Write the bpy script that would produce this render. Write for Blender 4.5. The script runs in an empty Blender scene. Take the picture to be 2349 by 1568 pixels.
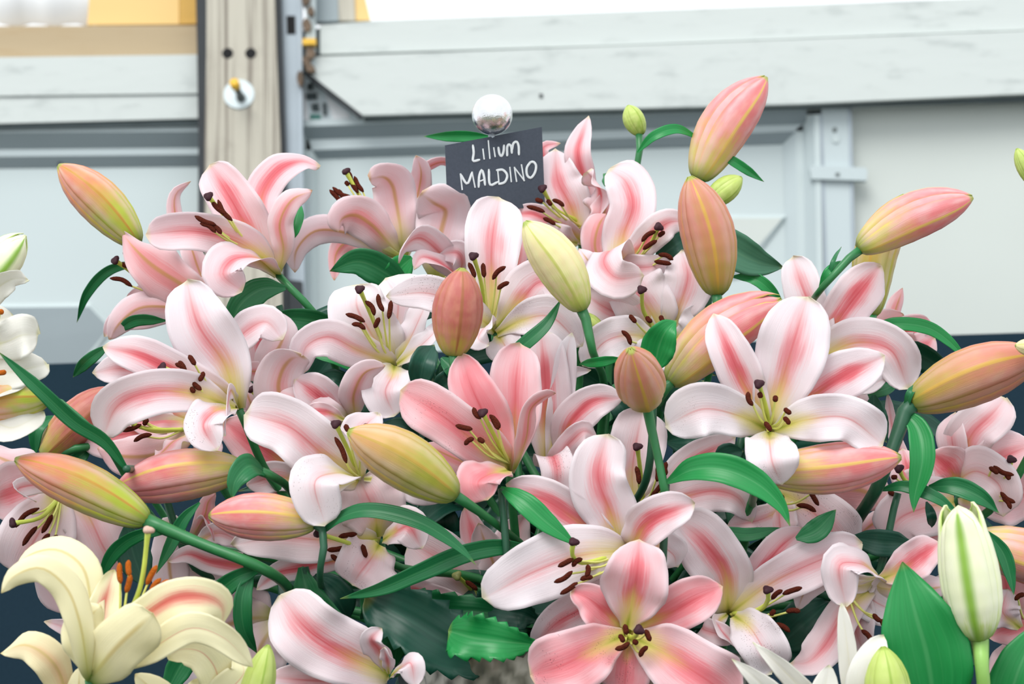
import bpy, math, random
import numpy as np
from mathutils import Vector, Matrix

# ------------------------------------------------------------------ camera, world, light, exposure
SC = bpy.context.scene
COL = SC.collection
FW, FH = 2349.0, 1568.0
LENS = 85.0
FPX = LENS / 36.0 * FW                     # focal length in pixels of the 2349 x 1568 frame
PITCH = math.radians(9.7)                  # the camera looks a little up at the bouquet
ROLL = math.radians(-0.9)
CAM_POS = Vector((0.0, 0.0, 1.45))
CAM_ROT = Matrix.Rotation(math.pi / 2 + PITCH, 3, 'X') @ Matrix.Rotation(ROLL, 3, 'Z')
cam_data = bpy.data.cameras.new('camera')
cam = bpy.data.objects.new('camera', cam_data)
COL.objects.link(cam)
cam.location = CAM_POS
cam.rotation_euler = CAM_ROT.to_euler()
cam_data.lens = LENS
cam_data.sensor_width = 36.0
cam_data.dof.use_dof = True
cam_data.dof.focus_distance = 1.98
cam_data.dof.aperture_fstop = 10.0
cam_data.clip_start = 0.05
SC.camera = cam

world = bpy.data.worlds.new('overcast sky')
SC.world = world
world.use_nodes = True
_bg = world.node_tree.nodes['Background']
_bg.inputs[0].default_value = (0.93, 0.97, 1.0, 1)
_bg.inputs[1].default_value = 1.20
sun_data = bpy.data.lights.new('sun', 'SUN')
sun_data.energy = 2.15
sun_data.angle = math.radians(35)
sun_data.color = (1.0, 0.98, 0.95)
sun = bpy.data.objects.new('sun', sun_data)
COL.objects.link(sun)
sun.rotation_euler = (math.radians(44), 0, math.radians(-20))
SC.view_settings.view_transform = 'Standard'
SC.view_settings.look = 'None'
SC.view_settings.gamma = 1.0
SC.view_settings.exposure = 0.18
SC.view_settings.use_curve_mapping = False

# ------------------------------------------------------------------ pixels to places
_R = np.array([list(r) for r in CAM_ROT])
_C = np.array(list(CAM_POS))
FORWARD = _R @ np.array([0, 0, -1.0])

def ray(x, y):
    return _R @ np.array([(x - FW / 2) / FPX, -(y - FH / 2) / FPX, -1.0])

def at(x, y, d):
    """the point seen at pixel x, y at depth d (metres along the viewing axis)"""
    return _C + ray(x, y) * d

def on_plane(x, y, Y):
    """the point seen at pixel x, y on the upright plane at world y = Y"""
    r = ray(x, y)
    return _C + r * ((Y - _C[1]) / r[1])

def px2m(px, d):
    return px / FPX * d

# ------------------------------------------------------------------ material helpers
class G:
    """small wrapper to write node graphs as expressions"""
    def __init__(s, name):
        s.m = bpy.data.materials.new(name)
        s.m.use_nodes = True
        s.t = s.m.node_tree
        s.t.nodes.clear()
        s.out = s.t.nodes.new('ShaderNodeOutputMaterial')
    def put(s, sock, v):
        if isinstance(v, bpy.types.NodeSocket):
            s.t.links.new(v, sock)
        elif v is not None:
            if hasattr(sock.default_value, '__len__') and len(sock.default_value) == 4 and len(v) == 3:
                v = tuple(v) + (1,)
            sock.default_value = v
    def math(s, op, a, b=None, c=None, clamp=False):
        n = s.t.nodes.new('ShaderNodeMath'); n.operation = op; n.use_clamp = clamp
        for i, v in enumerate((a, b, c)):
            s.put(n.inputs[i], v)
        return n.outputs[0]
    def add(s, a, b): return s.math('ADD', a, b)
    def sub(s, a, b): return s.math('SUBTRACT', a, b)
    def mul(s, a, b): return s.math('MULTIPLY', a, b)
    def sat(s, a): return s.math('ADD', a, 0.0, clamp=True)
    def step(s, lo, hi, v):
        n = s.t.nodes.new('ShaderNodeMapRange'); n.interpolation_type = 'SMOOTHSTEP'
        s.put(n.inputs['Value'], v)
        n.inputs['From Min'].default_value = lo; n.inputs['From Max'].default_value = hi
        return n.outputs[0]
    def mix(s, f, a, b):
        n = s.t.nodes.new('ShaderNodeMix'); n.data_type = 'RGBA'
        s.put(n.inputs[0], f); s.put(n.inputs[6], a); s.put(n.inputs[7], b)
        return n.outputs[2]
    def uv(s):
        n = s.t.nodes.new('ShaderNodeUVMap'); q = s.t.nodes.new('ShaderNodeSeparateXYZ')
        s.t.links.new(n.outputs[0], q.inputs[0])
        return q.outputs[0], q.outputs[1]
    def xyz(s, a, b, c):
        n = s.t.nodes.new('ShaderNodeCombineXYZ')
        s.put(n.inputs[0], a); s.put(n.inputs[1], b); s.put(n.inputs[2], c)
        return n.outputs[0]
    def coord(s, kind='Object'):
        return s.t.nodes.new('ShaderNodeTexCoord').outputs[kind]
    def noise(s, vec=None, scale=5.0, detail=2.0, rough=0.5):
        n = s.t.nodes.new('ShaderNodeTexNoise')
        s.put(n.inputs['Vector'], vec)
        n.inputs['Scale'].default_value = scale; n.inputs['Detail'].default_value = detail
        n.inputs['Roughness'].default_value = rough
        return n.outputs[0]
    def vor(s, vec=None, scale=5.0):
        n = s.t.nodes.new('ShaderNodeTexVoronoi')
        s.put(n.inputs['Vector'], vec); n.inputs['Scale'].default_value = scale
        return n.outputs['Distance']
    def objcol(s):
        n = s.t.nodes.new('ShaderNodeObjectInfo'); q = s.t.nodes.new('ShaderNodeSeparateColor')
        s.t.links.new(n.outputs['Color'], q.inputs[0])
        return q.outputs[0], q.outputs[1], q.outputs[2], n.outputs['Random']
    def bump(s, h, strength=0.3, dist=0.001):
        n = s.t.nodes.new('ShaderNodeBump')
        s.put(n.inputs['Height'], h); n.inputs['Strength'].default_value = strength
        n.inputs['Distance'].default_value = dist
        return n.outputs[0]
    def bsdf(s, col, rough=0.5, metal=0.0, spec=0.5, normal=None, transl=0.0, tcol=None, sheen=0.0):
        p = s.t.nodes.new('ShaderNodeBsdfPrincipled')
        s.put(p.inputs['Base Color'], col); s.put(p.inputs['Roughness'], rough)
        s.put(p.inputs['Metallic'], metal); p.inputs['Specular IOR Level'].default_value = spec
        if normal is not None: s.put(p.inputs['Normal'], normal)
        if transl > 0:
            t = s.t.nodes.new('ShaderNodeBsdfTranslucent')
            s.put(t.inputs[0], tcol if tcol is not None else col)
            if normal is not None: s.put(t.inputs['Normal'], normal)
            mx = s.t.nodes.new('ShaderNodeMixShader'); mx.inputs[0].default_value = transl
            s.t.links.new(p.outputs[0], mx.inputs[1]); s.t.links.new(t.outputs[0], mx.inputs[2])
            s.t.links.new(mx.outputs[0], s.out.inputs[0])
        else:
            s.t.links.new(p.outputs[0], s.out.inputs[0])
        return s.m

def plain(name, col, rough=0.5, metal=0.0, spec=0.5, var=0.0, scale=30.0, bump=0.0):
    g = G(name)
    c = col
    nrm = None
    if var or bump:
        n = g.noise(g.coord(), scale, 4.0)
        if var:
            c = g.mix(n, tuple(max(0, v * (1 - var)) for v in col), tuple(min(1, v * (1 + var)) for v in col))
        if bump:
            nrm = g.bump(n, bump, 0.002)
    return g.bsdf(c, rough, metal, spec, nrm)

# petals: u runs across (0.5 = midrib), v from base to tip; object colour carries band, overall tint and pollen
def petal_mat(name, pale, pink, deep, base, throat, outer=False, transl=0.36, midcol=None):
    g = G(name)
    u, v = g.uv()
    t = g.mul(g.math('ABSOLUTE', g.sub(u, 0.5)), 2.0)
    band_k, tint_k, spot_k, rnd = g.objcol()
    streak = g.noise(g.xyz(g.mul(u, 16.0), g.mul(v, 1.6), g.mul(rnd, 40.0)), 2.2, 3.0)
    blotch = g.noise(g.xyz(g.mul(u, 1.4), g.mul(v, 2.2), g.mul(rnd, 90.0)), 1.8, 1.0)
    tt = g.add(t, g.add(g.mul(g.sub(streak, 0.5), 0.44), g.mul(g.sub(blotch, 0.5), 0.5)))
    across = g.sub(1.0, g.step(0.0, 0.58, tt))
    along = g.mul(g.step(0.10, 0.42, v), g.sub(1.0, g.mul(g.step(0.66, 0.98, v), 0.85)))
    band = g.mul(g.mul(across, along), band_k)
    edge = g.sub(1.0, g.mul(g.step(0.72, 1.0, t), 0.5))
    tint = g.mul(g.mul(g.add(0.30, g.mul(blotch, 1.1)), edge), tint_k)
    fac = g.sat(g.add(band, tint))
    col = g.mix(fac, pale, pink)
    if not outer:
        core = g.mul(g.mul(g.sub(1.0, g.step(0.0, 0.30, tt)), along), band_k)
        col = g.mix(g.sat(g.mul(core, 0.62)), col, deep)
        line = g.mul(g.sub(1.0, g.step(0.0, 0.055, t)), g.mul(along, 0.42))
        col = g.mix(line, col, deep)
        yv = g.add(v, g.mul(tt, 0.42))
        yel = g.sub(1.0, g.step(0.14, 0.60, yv))
        col = g.mix(g.mul(yel, 0.95), col, base)
        col = g.mix(g.mul(g.step(0.955, 0.995, v), 0.55), col, (0.72, 0.70, 0.36))
        grn = g.sub(1.0, g.step(0.03, 0.30, g.add(v, g.mul(t, 0.62))))
        col = g.mix(g.mul(grn, 0.8), col, throat)
    else:
        line = g.mul(g.sub(1.0, g.step(0.02, 0.14, g.add(t, g.mul(g.sub(streak, 0.5), 0.06)))), g.sub(1.0, g.step(0.80, 1.0, v)))
        col = g.mix(g.mul(line, 0.75), col, midcol)
        yel = g.sub(1.0, g.step(0.12, 0.55, g.add(v, g.mul(t, 0.25))))
        col = g.mix(g.mul(yel, 0.85), col, base)
        grn = g.sub(1.0, g.step(0.0, 0.20, v))
        col = g.mix(g.mul(grn, 0.85), col, throat)
        tipg = g.step(0.965, 1.0, v)
        col = g.mix(g.mul(tipg, 0.7), col, midcol)
    # loose pollen
    sv = g.vor(g.xyz(g.mul(u, 9.0), g.mul(v, 20.0), g.mul(rnd, 70.0)), 3.2)
    patch = g.step(0.50, 0.60, g.noise(g.xyz(g.mul(u, 2.0), g.mul(v, 4.0), g.mul(rnd, 33.0)), 1.5, 1.0))
    dot = g.mul(g.mul(g.sub(1.0, g.step(0.13, 0.22, sv)), patch), spot_k)
    col = g.mix(g.sat(dot), col, (0.10, 0.015, 0.008))
    rib = g.noise(g.xyz(g.mul(u, 30.0), g.mul(v, 1.0), g.mul(rnd, 10.0)), 3.0, 2.0)
    nrm = g.bump(rib, 0.22, 0.0012)
    return g.bsdf(col, 0.48, 0.0, 0.35, nrm, transl)

PALE = (0.905, 0.85, 0.885)
M = {}
M['pin'] = petal_mat('pink petal face', PALE, (0.88, 0.315, 0.355), (0.75, 0.095, 0.125), (0.84, 0.76, 0.20), (0.33, 0.42, 0.012))
M['pout'] = petal_mat('pink petal back', (0.885, 0.79, 0.825), (0.86, 0.39, 0.40), (0.6, 0.1, 0.1), (0.80, 0.72, 0.34), (0.40, 0.45, 0.05), True, 0.36, (0.62, 0.36, 0.10))
M['yin'] = petal_mat('cream petal face', (0.95, 0.91, 0.66), (0.84, 0.30, 0.25), (0.72, 0.07, 0.07), (0.86, 0.76, 0.30), (0.50, 0.52, 0.08))
M['yout'] = petal_mat('cream petal back', (0.94, 0.89, 0.62), (0.88, 0.66, 0.38), (0.7, 0.3, 0.2), (0.70, 0.70, 0.25), (0.20, 0.36, 0.05), True, 0.34, (0.72, 0.60, 0.25))
M['win'] = petal_mat('white petal face', (0.88, 0.87, 0.82), (0.86, 0.76, 0.70), (0.80, 0.76, 0.55), (0.82, 0.80, 0.45), (0.5, 0.55, 0.15))
M['wout'] = petal_mat('white petal back', (0.87, 0.86, 0.78), (0.84, 0.78, 0.66), (0.80, 0.76, 0.55), (0.76, 0.76, 0.45), (0.35, 0.45, 0.12), True, 0.34, (0.66, 0.68, 0.35))

def bud_mat(name, low, midc, high, rib, edge, tip=(0.30, 0.42, 0.06), lo=0.12, hi=0.62, paleband=(0.84, 0.60, 0.66), ribw=0.11):
    g = G(name)
    u, v = g.uv()
    t = g.mul(g.math('ABSOLUTE', g.sub(u, 0.5)), 2.0)
    _b, _t, _s, rnd = g.objcol()
    streak = g.noise(g.xyz(g.mul(u, 14.0), g.mul(v, 1.8), g.mul(rnd, 40.0)), 2.4, 4.0)
    blotch = g.noise(g.xyz(g.mul(u, 2.2), g.mul(v, 3.0), g.mul(rnd, 70.0)), 2.0, 2.0)
    vv = g.add(v, g.add(g.mul(g.sub(streak, 0.5), 0.30), g.mul(g.sub(blotch, 0.5), 0.35)))
    col = g.mix(g.step(lo, hi, vv), low, midc)
    col = g.mix(g.mul(g.step(0.35, 0.75, blotch), 0.55), col, high)
    col = g.mix(g.mul(g.mul(g.step(0.25, 0.62, t), g.sub(1.0, g.step(0.62, 0.85, t))), g.mul(blotch, 0.55)), col, paleband)
    col = g.mix(g.mul(g.step(0.84, 0.97, t), 0.75), col, edge)
    ln = g.sub(1.0, g.step(0.02, ribw, g.add(t, g.mul(g.sub(streak, 0.5), 0.05))))
    col = g.mix(g.mul(ln, 0.92), col, rib)
    base = g.sub(1.0, g.step(0.0, 0.16, v))
    col = g.mix(g.mul(base, 0.8), col, (0.20, 0.31, 0.05))
    col = g.mix(g.mul(g.step(0.955, 0.985, v), 0.8), col, tip)
    nrm = g.bump(g.noise(g.xyz(g.mul(u, 26.0), v, rnd), 3.0, 2.0), 0.22, 0.001)
    return g.bsdf(col, 0.42, 0.0, 0.4, nrm, 0.10)

M['bud_orange'] = bud_mat('blushed orange bud', (0.43, 0.50, 0.05), (0.70, 0.23, 0.13), (0.56, 0.37, 0.10), (0.52, 0.27, 0.035), (0.56, 0.56, 0.07), lo=0.22, hi=0.72)
M['bud_olive'] = bud_mat('olive peach bud', (0.38, 0.38, 0.05), (0.62, 0.33, 0.13), (0.48, 0.36, 0.08), (0.50, 0.32, 0.05), (0.52, 0.52, 0.07), lo=0.2, hi=0.85, paleband=(0.84, 0.68, 0.60))
M['bud_amber'] = bud_mat('amber pink bud', (0.44, 0.33, 0.06), (0.58, 0.21, 0.14), (0.50, 0.28, 0.09), (0.60, 0.36, 0.06), (0.50, 0.40, 0.05), lo=0.1, hi=0.6, paleband=(0.74, 0.46, 0.46))
M['bud_green'] = bud_mat('green cream bud', (0.55, 0.66, 0.12), (0.82, 0.76, 0.38), (0.84, 0.62, 0.36), (0.56, 0.58, 0.14), (0.72, 0.74, 0.26), lo=0.1, hi=0.5, paleband=(0.88, 0.84, 0.55))
M['bud_leafgreen'] = bud_mat('unripe green bud', (0.34, 0.50, 0.09), (0.46, 0.58, 0.13), (0.56, 0.64, 0.22), (0.30, 0.44, 0.06), (0.44, 0.54, 0.12), paleband=(0.56, 0.66, 0.22))
M['bud_pink'] = bud_mat('pink bud', (0.62, 0.54, 0.13), (0.76, 0.20, 0.205), (0.76, 0.42, 0.36), (0.74, 0.50, 0.12), (0.64, 0.55, 0.09), lo=0.08, hi=0.60)
M['bud_brown'] = bud_mat('russet bud', (0.46, 0.36, 0.06), (0.46, 0.115, 0.095), (0.56, 0.24, 0.14), (0.36, 0.13, 0.05), (0.48, 0.41, 0.05), lo=0.08, hi=0.45, paleband=(0.62, 0.28, 0.24))
M['bud_white'] = bud_mat('white green striped bud', (0.60, 0.72, 0.22), (0.86, 0.89, 0.60), (0.90, 0.90, 0.70), (0.22, 0.44, 0.02), (0.42, 0.60, 0.08), tip=(0.8, 0.85, 0.5), lo=0.0, hi=0.3, paleband=(0.90, 0.92, 0.70), ribw=0.34)

def leaf_mat(name, a, b, vein, rough=0.38):
    g = G(name)
    u, v = g.uv()
    t = g.mul(g.math('ABSOLUTE', g.sub(u, 0.5)), 2.0)
    k, _t, _s, rnd = g.objcol()
    n = g.noise(g.xyz(g.mul(u, 12.0), g.mul(v, 1.5), g.mul(rnd, 30.0)), 2.0, 3.0)
    col = g.mix(n, a, b)
    par = g.math('SINE', g.mul(t, 28.0))
    col = g.mix(g.mul(g.step(0.80, 1.0, par), 0.10), col, vein)
    col = g.mix(g.mul(g.sub(1.0, g.step(0.02, 0.07, t)), 0.5), col, vein)
    col = g.mix(g.mul(g.step(0.94, 1.0, v), 0.5), col, (0.30, 0.30, 0.06))
    nrm = g.bump(par, 0.05, 0.0006)
    return g.bsdf(col, rough, 0.0, 0.45, nrm, 0.16, (0.10, 0.36, 0.05))

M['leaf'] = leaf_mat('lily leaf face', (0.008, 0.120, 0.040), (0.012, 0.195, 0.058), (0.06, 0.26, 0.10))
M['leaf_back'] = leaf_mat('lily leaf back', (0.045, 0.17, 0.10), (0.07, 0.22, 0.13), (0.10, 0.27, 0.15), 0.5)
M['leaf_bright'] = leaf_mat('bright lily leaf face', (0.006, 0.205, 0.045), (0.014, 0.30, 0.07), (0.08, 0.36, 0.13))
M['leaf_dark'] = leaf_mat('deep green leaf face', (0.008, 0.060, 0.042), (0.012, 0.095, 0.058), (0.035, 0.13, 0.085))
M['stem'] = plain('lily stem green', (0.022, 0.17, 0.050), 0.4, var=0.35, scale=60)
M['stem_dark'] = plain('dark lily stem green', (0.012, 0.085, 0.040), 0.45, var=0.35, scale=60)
M['stem_pale'] = plain('pale lily stem green', (0.25, 0.46, 0.10), 0.4, var=0.2, scale=60)
M['filament'] = plain('yellow green filament', (0.70, 0.72, 0.20), 0.45, var=0.1, scale=80)
M['style'] = plain('yellow green style', (0.52, 0.60, 0.09), 0.45, var=0.2, scale=60)
M['anther'] = plain('rust brown pollen', (0.085, 0.016, 0.008), 0.9, spec=0.1, var=0.5, scale=900, bump=0.8)
M['anther_orange'] = plain('orange pollen', (0.45, 0.11, 0.012), 0.9, spec=0.1, var=0.4, scale=900, bump=0.8)
M['stigma'] = plain('dark maroon stigma', (0.040, 0.012, 0.018), 0.6, spec=0.2, var=0.4, scale=300)
M['stigma_pale'] = plain('pale stigma', (0.55, 0.36, 0.28), 0.5, var=0.2, scale=300)
M['stigma_green'] = plain('olive stigma', (0.20, 0.22, 0.06), 0.5, var=0.2, scale=300)

# ------------------------------------------------------------------ object helpers
def mesh_obj(name, verts, faces, mats, parent=None, uvs=None, midx=None, smooth=True):
    me = bpy.data.meshes.new(name)
    me.from_pydata([tuple(map(float, v)) for v in verts], [], faces)
    if not isinstance(mats, (list, tuple)): mats = [mats]
    for m in mats: me.materials.append(m)
    if uvs is not None:
        uvl = me.uv_layers.new(name='UVMap')
        li = np.empty(len(me.loops), dtype=np.int32)
        me.loops.foreach_get('vertex_index', li)
        uvl.data.foreach_set('uv', np.asarray(uvs, dtype=np.float32)[li].ravel())
    if midx is not None:
        me.polygons.foreach_set('material_index', np.asarray(midx, dtype=np.int32))
    if smooth:
        me.polygons.foreach_set('use_smooth', np.ones(len(me.polygons), dtype=bool))
    me.update()
    o = bpy.data.objects.new(name, me)
    COL.objects.link(o)
    if parent is not None:
        o.parent = parent
        o.matrix_parent_inverse = parent.matrix_world.inverted() if parent.type != 'EMPTY' else Matrix.Translation(-Vector(parent.location))
    return o

def thing(name, label, cat, loc, group=None):
    o = bpy.data.objects.new(name, None)
    o.empty_display_size = 0.02
    COL.objects.link(o)
    o.location = Vector([float(v) for v in loc])
    o['label'] = label; o['category'] = cat
    if group: o['group'] = group
    return o

def tag(o, label, cat, group=None):
    o['label'] = label; o['category'] = cat
    if group: o['group'] = group
    return o

def structure(o):
    o['kind'] = 'structure'
    return o

def spline(P, n):
    """Catmull-Rom through P, resampled to n points evenly by length"""
    P = np.asarray(P, float)
    if len(P) == 2:
        return P[0] + (P[1] - P[0]) * np.linspace(0, 1, n)[:, None]
    Q = np.vstack([2 * P[0] - P[1], P, 2 * P[-1] - P[-2]])
    out = []
    for i in range(1, len(Q) - 2):
        p0, p1, p2, p3 = Q[i - 1], Q[i], Q[i + 1], Q[i + 2]
        d01 = max(np.linalg.norm(p1 - p0), 1e-6) ** .5; d12 = max(np.linalg.norm(p2 - p1), 1e-6) ** .5; d23 = max(np.linalg.norm(p3 - p2), 1e-6) ** .5
        m1 = (p2 - p1) + d12 * ((p1 - p0) / d01 - (p2 - p0) / (d01 + d12))
        m2 = (p2 - p1) + d12 * ((p3 - p2) / d23 - (p3 - p1) / (d12 + d23))
        s = np.linspace(0, 1, 16, endpoint=False)[:, None]
        out.append((2 * s**3 - 3 * s**2 + 1) * p1 + (s**3 - 2 * s**2 + s) * m1 + (-2 * s**3 + 3 * s**2) * p2 + (s**3 - s**2) * m2)
    out.append(P[-1][None])
    C = np.vstack(out)
    L = np.r_[0, np.cumsum(np.linalg.norm(np.diff(C, axis=0), axis=1))]
    return np.stack([np.interp(np.linspace(0, L[-1], n), L, C[:, k]) for k in range(3)], 1)

def unit(a):
    return a / np.maximum(np.linalg.norm(a, axis=-1, keepdims=True), 1e-9)

def tangents(C):
    return unit(np.gradient(C, axis=0))

def transport(C, T, k, S0):
    """rotation-minimising side vectors along the curve, seeded at sample k"""
    n = len(C)
    S = np.zeros_like(C); S[k] = S0
    def go(i, j):
        v1 = C[j] - C[i]; c1 = v1 @ v1
        if c1 < 1e-14:
            S[j] = S[i]; return
        r = S[i] - (2 / c1) * (v1 @ S[i]) * v1
        t = T[i] - (2 / c1) * (v1 @ T[i]) * v1
        v2 = T[j] - t; c2 = v2 @ v2
        S[j] = r if c2 < 1e-14 else r - (2 / c2) * (v2 @ r) * v2
    for i in range(k, n - 1): go(i, i + 1)
    for i in range(k, 0, -1): go(i, i - 1)
    return unit(S)

PROF = {
    'petal': ([0, .06, .15, .28, .42, .56, .70, .82, .91, .97, 1], [.20, .27, .42, .68, .90, 1, .96, .80, .56, .27, .03]),
    'broad': ([0, .06, .15, .28, .42, .56, .70, .82, .91, .96, .985, 1], [.22, .32, .52, .78, .94, 1, 1, .93, .76, .52, .30, .04]),
    'narrow': ([0, .10, .25, .45, .65, .82, .92, 1], [.30, .45, .72, .98, 1, .74, .44, .03]),
    'acute': ([0, .1, .25, .4, .55, .7, .82, .92, 1], [.2, .36, .7, .95, 1, .76, .46, .22, .02]),
    'leaf': ([0, .06, .18, .34, .50, .66, .82, .93, 1], [.16, .34, .72, .97, 1, .86, .52, .22, .01]),
    'strap': ([0, .08, .25, .5, .75, .9, 1], [.35, .6, .92, 1, .8, .42, .02]),
}

def blade(name, W3, width, roll, mats, parent, prof='petal', cup=0.2, wave=0.05, seed=0, thick=0.0007, twist=0.0,
          nv=32, nu=13, groove=0.05, teeth=0):
    """a petal or leaf: a thin two-faced blade along the 3-D curve W3; roll 0 turns its upper face to the viewer"""
    rr = random.Random(seed * 7919 + 13)
    C = spline(W3, nv)
    T = tangents(C)
    V = unit(_C - C)
    flat = np.linalg.norm(np.cross(T, V), axis=1)
    vv = np.linspace(0, 1, nv)
    k = int(np.argmax(flat * (1.0 - 0.6 * np.abs(vv - 0.55))))
    s0 = unit(np.cross(T[k], V[k])); n0 = np.cross(s0, T[k])
    a = math.radians(roll)
    S = transport(C, T, k, s0 * math.cos(a) + n0 * math.sin(a))
    if twist:
        tw = np.radians(twist) * (vv - vv[k])
        N = np.cross(S, T)
        S = S * np.cos(tw)[:, None] + N * np.sin(tw)[:, None]
    N = np.cross(S, T)
    hw = np.interp(vv, *PROF[prof]) * width / 2
    u = np.linspace(-1, 1, nu)
    ph1, ph2 = rr.uniform(0, 6.28), rr.uniform(0, 6.28)
    f1, f2 = rr.uniform(1.6, 3.2), rr.uniform(1.6, 3.2)
    g1, g2 = rr.uniform(3.2, 4.8), rr.uniform(0, 6.28)
    rows = []
    for i in range(nv):
        env = min(1.0, vv[i] * 3.0)
        h = hw[i]
        rip = np.where(u < 0, np.sin(vv[i] * 6.28 * f1 + ph1), np.sin(vv[i] * 6.28 * f2 + ph2)) + 0.30 * np.sin(vv[i] * 6.28 * g1 + g2 + u * 1.5)
        rip = rip * np.abs(u) ** 2.5 * wave * width * env
        lift = cup * h * u ** 2 + rip - groove * h * np.exp(-(u / 0.13) ** 2)
        uu = u * (1 - 0.18 * abs(cup) * np.abs(u) ** 2)
        if prof in ('petal', 'broad', 'acute'):
            uu = uu * np.where(u < 0, 1 + .075 * math.sin(vv[i] * 9.0 + ph2), 1 + .075 * math.sin(vv[i] * 8.0 + ph1))
        if teeth:
            tt = (vv[i] * teeth) % 1.0
            uu = uu * (1.0 + 0.30 * (0.5 - tt) * (np.abs(u) > 0.9))
        rows.append(C[i] + S[i] * (uu * h)[:, None] + N[i] * lift[:, None])
    A = np.array(rows)
    th = thick * (0.35 + 0.65 * (1 - np.abs(u)) ** 0.5)[None, :, None]
    B = A - N[:, None, :] * th
    verts = np.vstack([A.reshape(-1, 3), B.reshape(-1, 3)])
    UV = np.stack(np.meshgrid(np.linspace(0, 1, nu), vv), -1).reshape(-1, 2)
    UV = np.vstack([UV, UV])
    q = nv * nu
    F, mi = [], []
    for i in range(nv - 1):
        for j in range(nu - 1):
            p = i * nu + j
            F.append((p, p + 1, p + nu + 1, p + nu)); mi.append(0)
            F.append((q + p, q + p + nu, q + p + nu + 1, q + p + 1)); mi.append(1)
        for p0 in (i * nu, i * nu + nu - 1):
            e = (p0, p0 + nu, q + p0 + nu, q + p0)
            F.append(e if p0 % nu == 0 else e[::-1]); mi.append(0)
    return mesh_obj(name, verts, F, mats, parent, UV, mi)

def tube(name, W3, r0, r1, mat, parent=None, n=14, sides=8, swell=None):
    C = spline(W3, n)
    T = tangents(C)
    ref = np.array([1.0, 0, 0]) if abs(T[0][0]) < 0.8 else np.array([0, 0, 1.0])
    S = transport(C, T, 0, unit(np.cross(T[0], ref)))
    N = np.cross(S, T)
    t = np.linspace(0, 1, n)
    R = r0 + (r1 - r0) * t
    if swell: R = R * np.interp(t, swell[0], swell[1])
    a = np.linspace(0, 2 * math.pi, sides, endpoint=False)
    V = C[:, None] + (S[:, None] * np.cos(a)[None, :, None] + N[:, None] * np.sin(a)[None, :, None]) * R[:, None, None]
    verts = np.vstack([V.reshape(-1, 3), C[:1], C[-1:]])
    F = []
    for i in range(n - 1):
        for j in range(sides):
            k = (j + 1) % sides
            F.append((i * sides + j, i * sides + k, (i + 1) * sides + k, (i + 1) * sides + j))
    m = n * sides
    for j in range(sides):
        k = (j + 1) % sides
        F.append((m, k, j)); F.append((m + 1, (n - 1) * sides + j, (n - 1) * sides + k))
    return mesh_obj(name, verts, F, mat, parent)

def lathe(name, prof, mat, parent=None, seg=32, loc=(0, 0, 0), fn=None):
    """prof: (radius, z) pairs, closed ends where radius is 0"""
    verts, F = [], []
    a = np.linspace(0, 2 * math.pi, seg, endpoint=False)
    for i, (r, z) in enumerate(prof):
        for b in a:
            rr, zz = (r, z) if fn is None else fn(r, z, b, i)
            verts.append((loc[0] + rr * math.cos(b), loc[1] + rr * math.sin(b), loc[2] + zz))
    for i in range(len(prof) - 1):
        for j in range(seg):
            k = (j + 1) % seg
            F.append((i * seg + j, i * seg + k, (i + 1) * seg + k, (i + 1) * seg + j))
    return mesh_obj(name, verts, F, mat, parent)

def box(name, x0, x1, y0, y1, z0, z1, mat, parent=None):
    v = [(x, y, z) for z in (z0, z1) for y in (y0, y1) for x in (x0, x1)]
    f = [(0, 2, 3, 1), (4, 5, 7, 6), (0, 1, 5, 4), (2, 6, 7, 3), (0, 4, 6, 2), (1, 3, 7, 5)]
    return mesh_obj(name, v, f, mat, parent, smooth=False)

def blob(name, c, axes, mat, parent=None, seg=12, rings=8, fn=None):
    """an ellipsoid about c with three axis vectors, optionally reshaped by fn(theta, phi)"""
    verts, F = [], []
    for i in range(rings + 1):
        th = math.pi * i / rings
        for j in range(seg):
            ph = 2 * math.pi * j / seg
            k = 1.0 if fn is None else fn(th, ph)
            verts.append(c + k * (axes[0] * math.sin(th) * math.cos(ph) + axes[1] * math.sin(th) * math.sin(ph) + axes[2] * math.cos(th)))
    for i in range(rings):
        for j in range(seg):
            k = (j + 1) % seg
            F.append((i * seg + j, (i + 1) * seg + j, (i + 1) * seg + k, i * seg + k))
    return mesh_obj(name, verts, F, mat, parent)
# ------------------------------------------------------------------ the setting
WALL_Y = 4.0                               # upright plane of the marquee wall behind the display

def board_mat(name, col, dirt=(0.35, 0.33, 0.30), amount=0.5, stretch=(1, 1, 14), scale=9.0, rough=0.6, spots=0.5, lo=0.52, hi=0.78):
    g = G(name)
    c = g.coord()
    mp = g.t.nodes.new('ShaderNodeMapping'); g.t.links.new(c, mp.inputs[0]); mp.inputs['Scale'].default_value = stretch
    n = g.noise(mp.outputs[0], scale, 6.0, 0.6)
    k = g.noise(c, 5.0, 5.0, 0.7)
    col2 = g.mix(g.mul(g.step(lo, hi, n), amount), col, dirt)
    col2 = g.mix(g.mul(g.step(0.58, 0.75, k), amount * spots), col2, dirt)
    return g.bsdf(col2, rough, 0, 0.4, g.bump(n, 0.25, 0.003))

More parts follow.
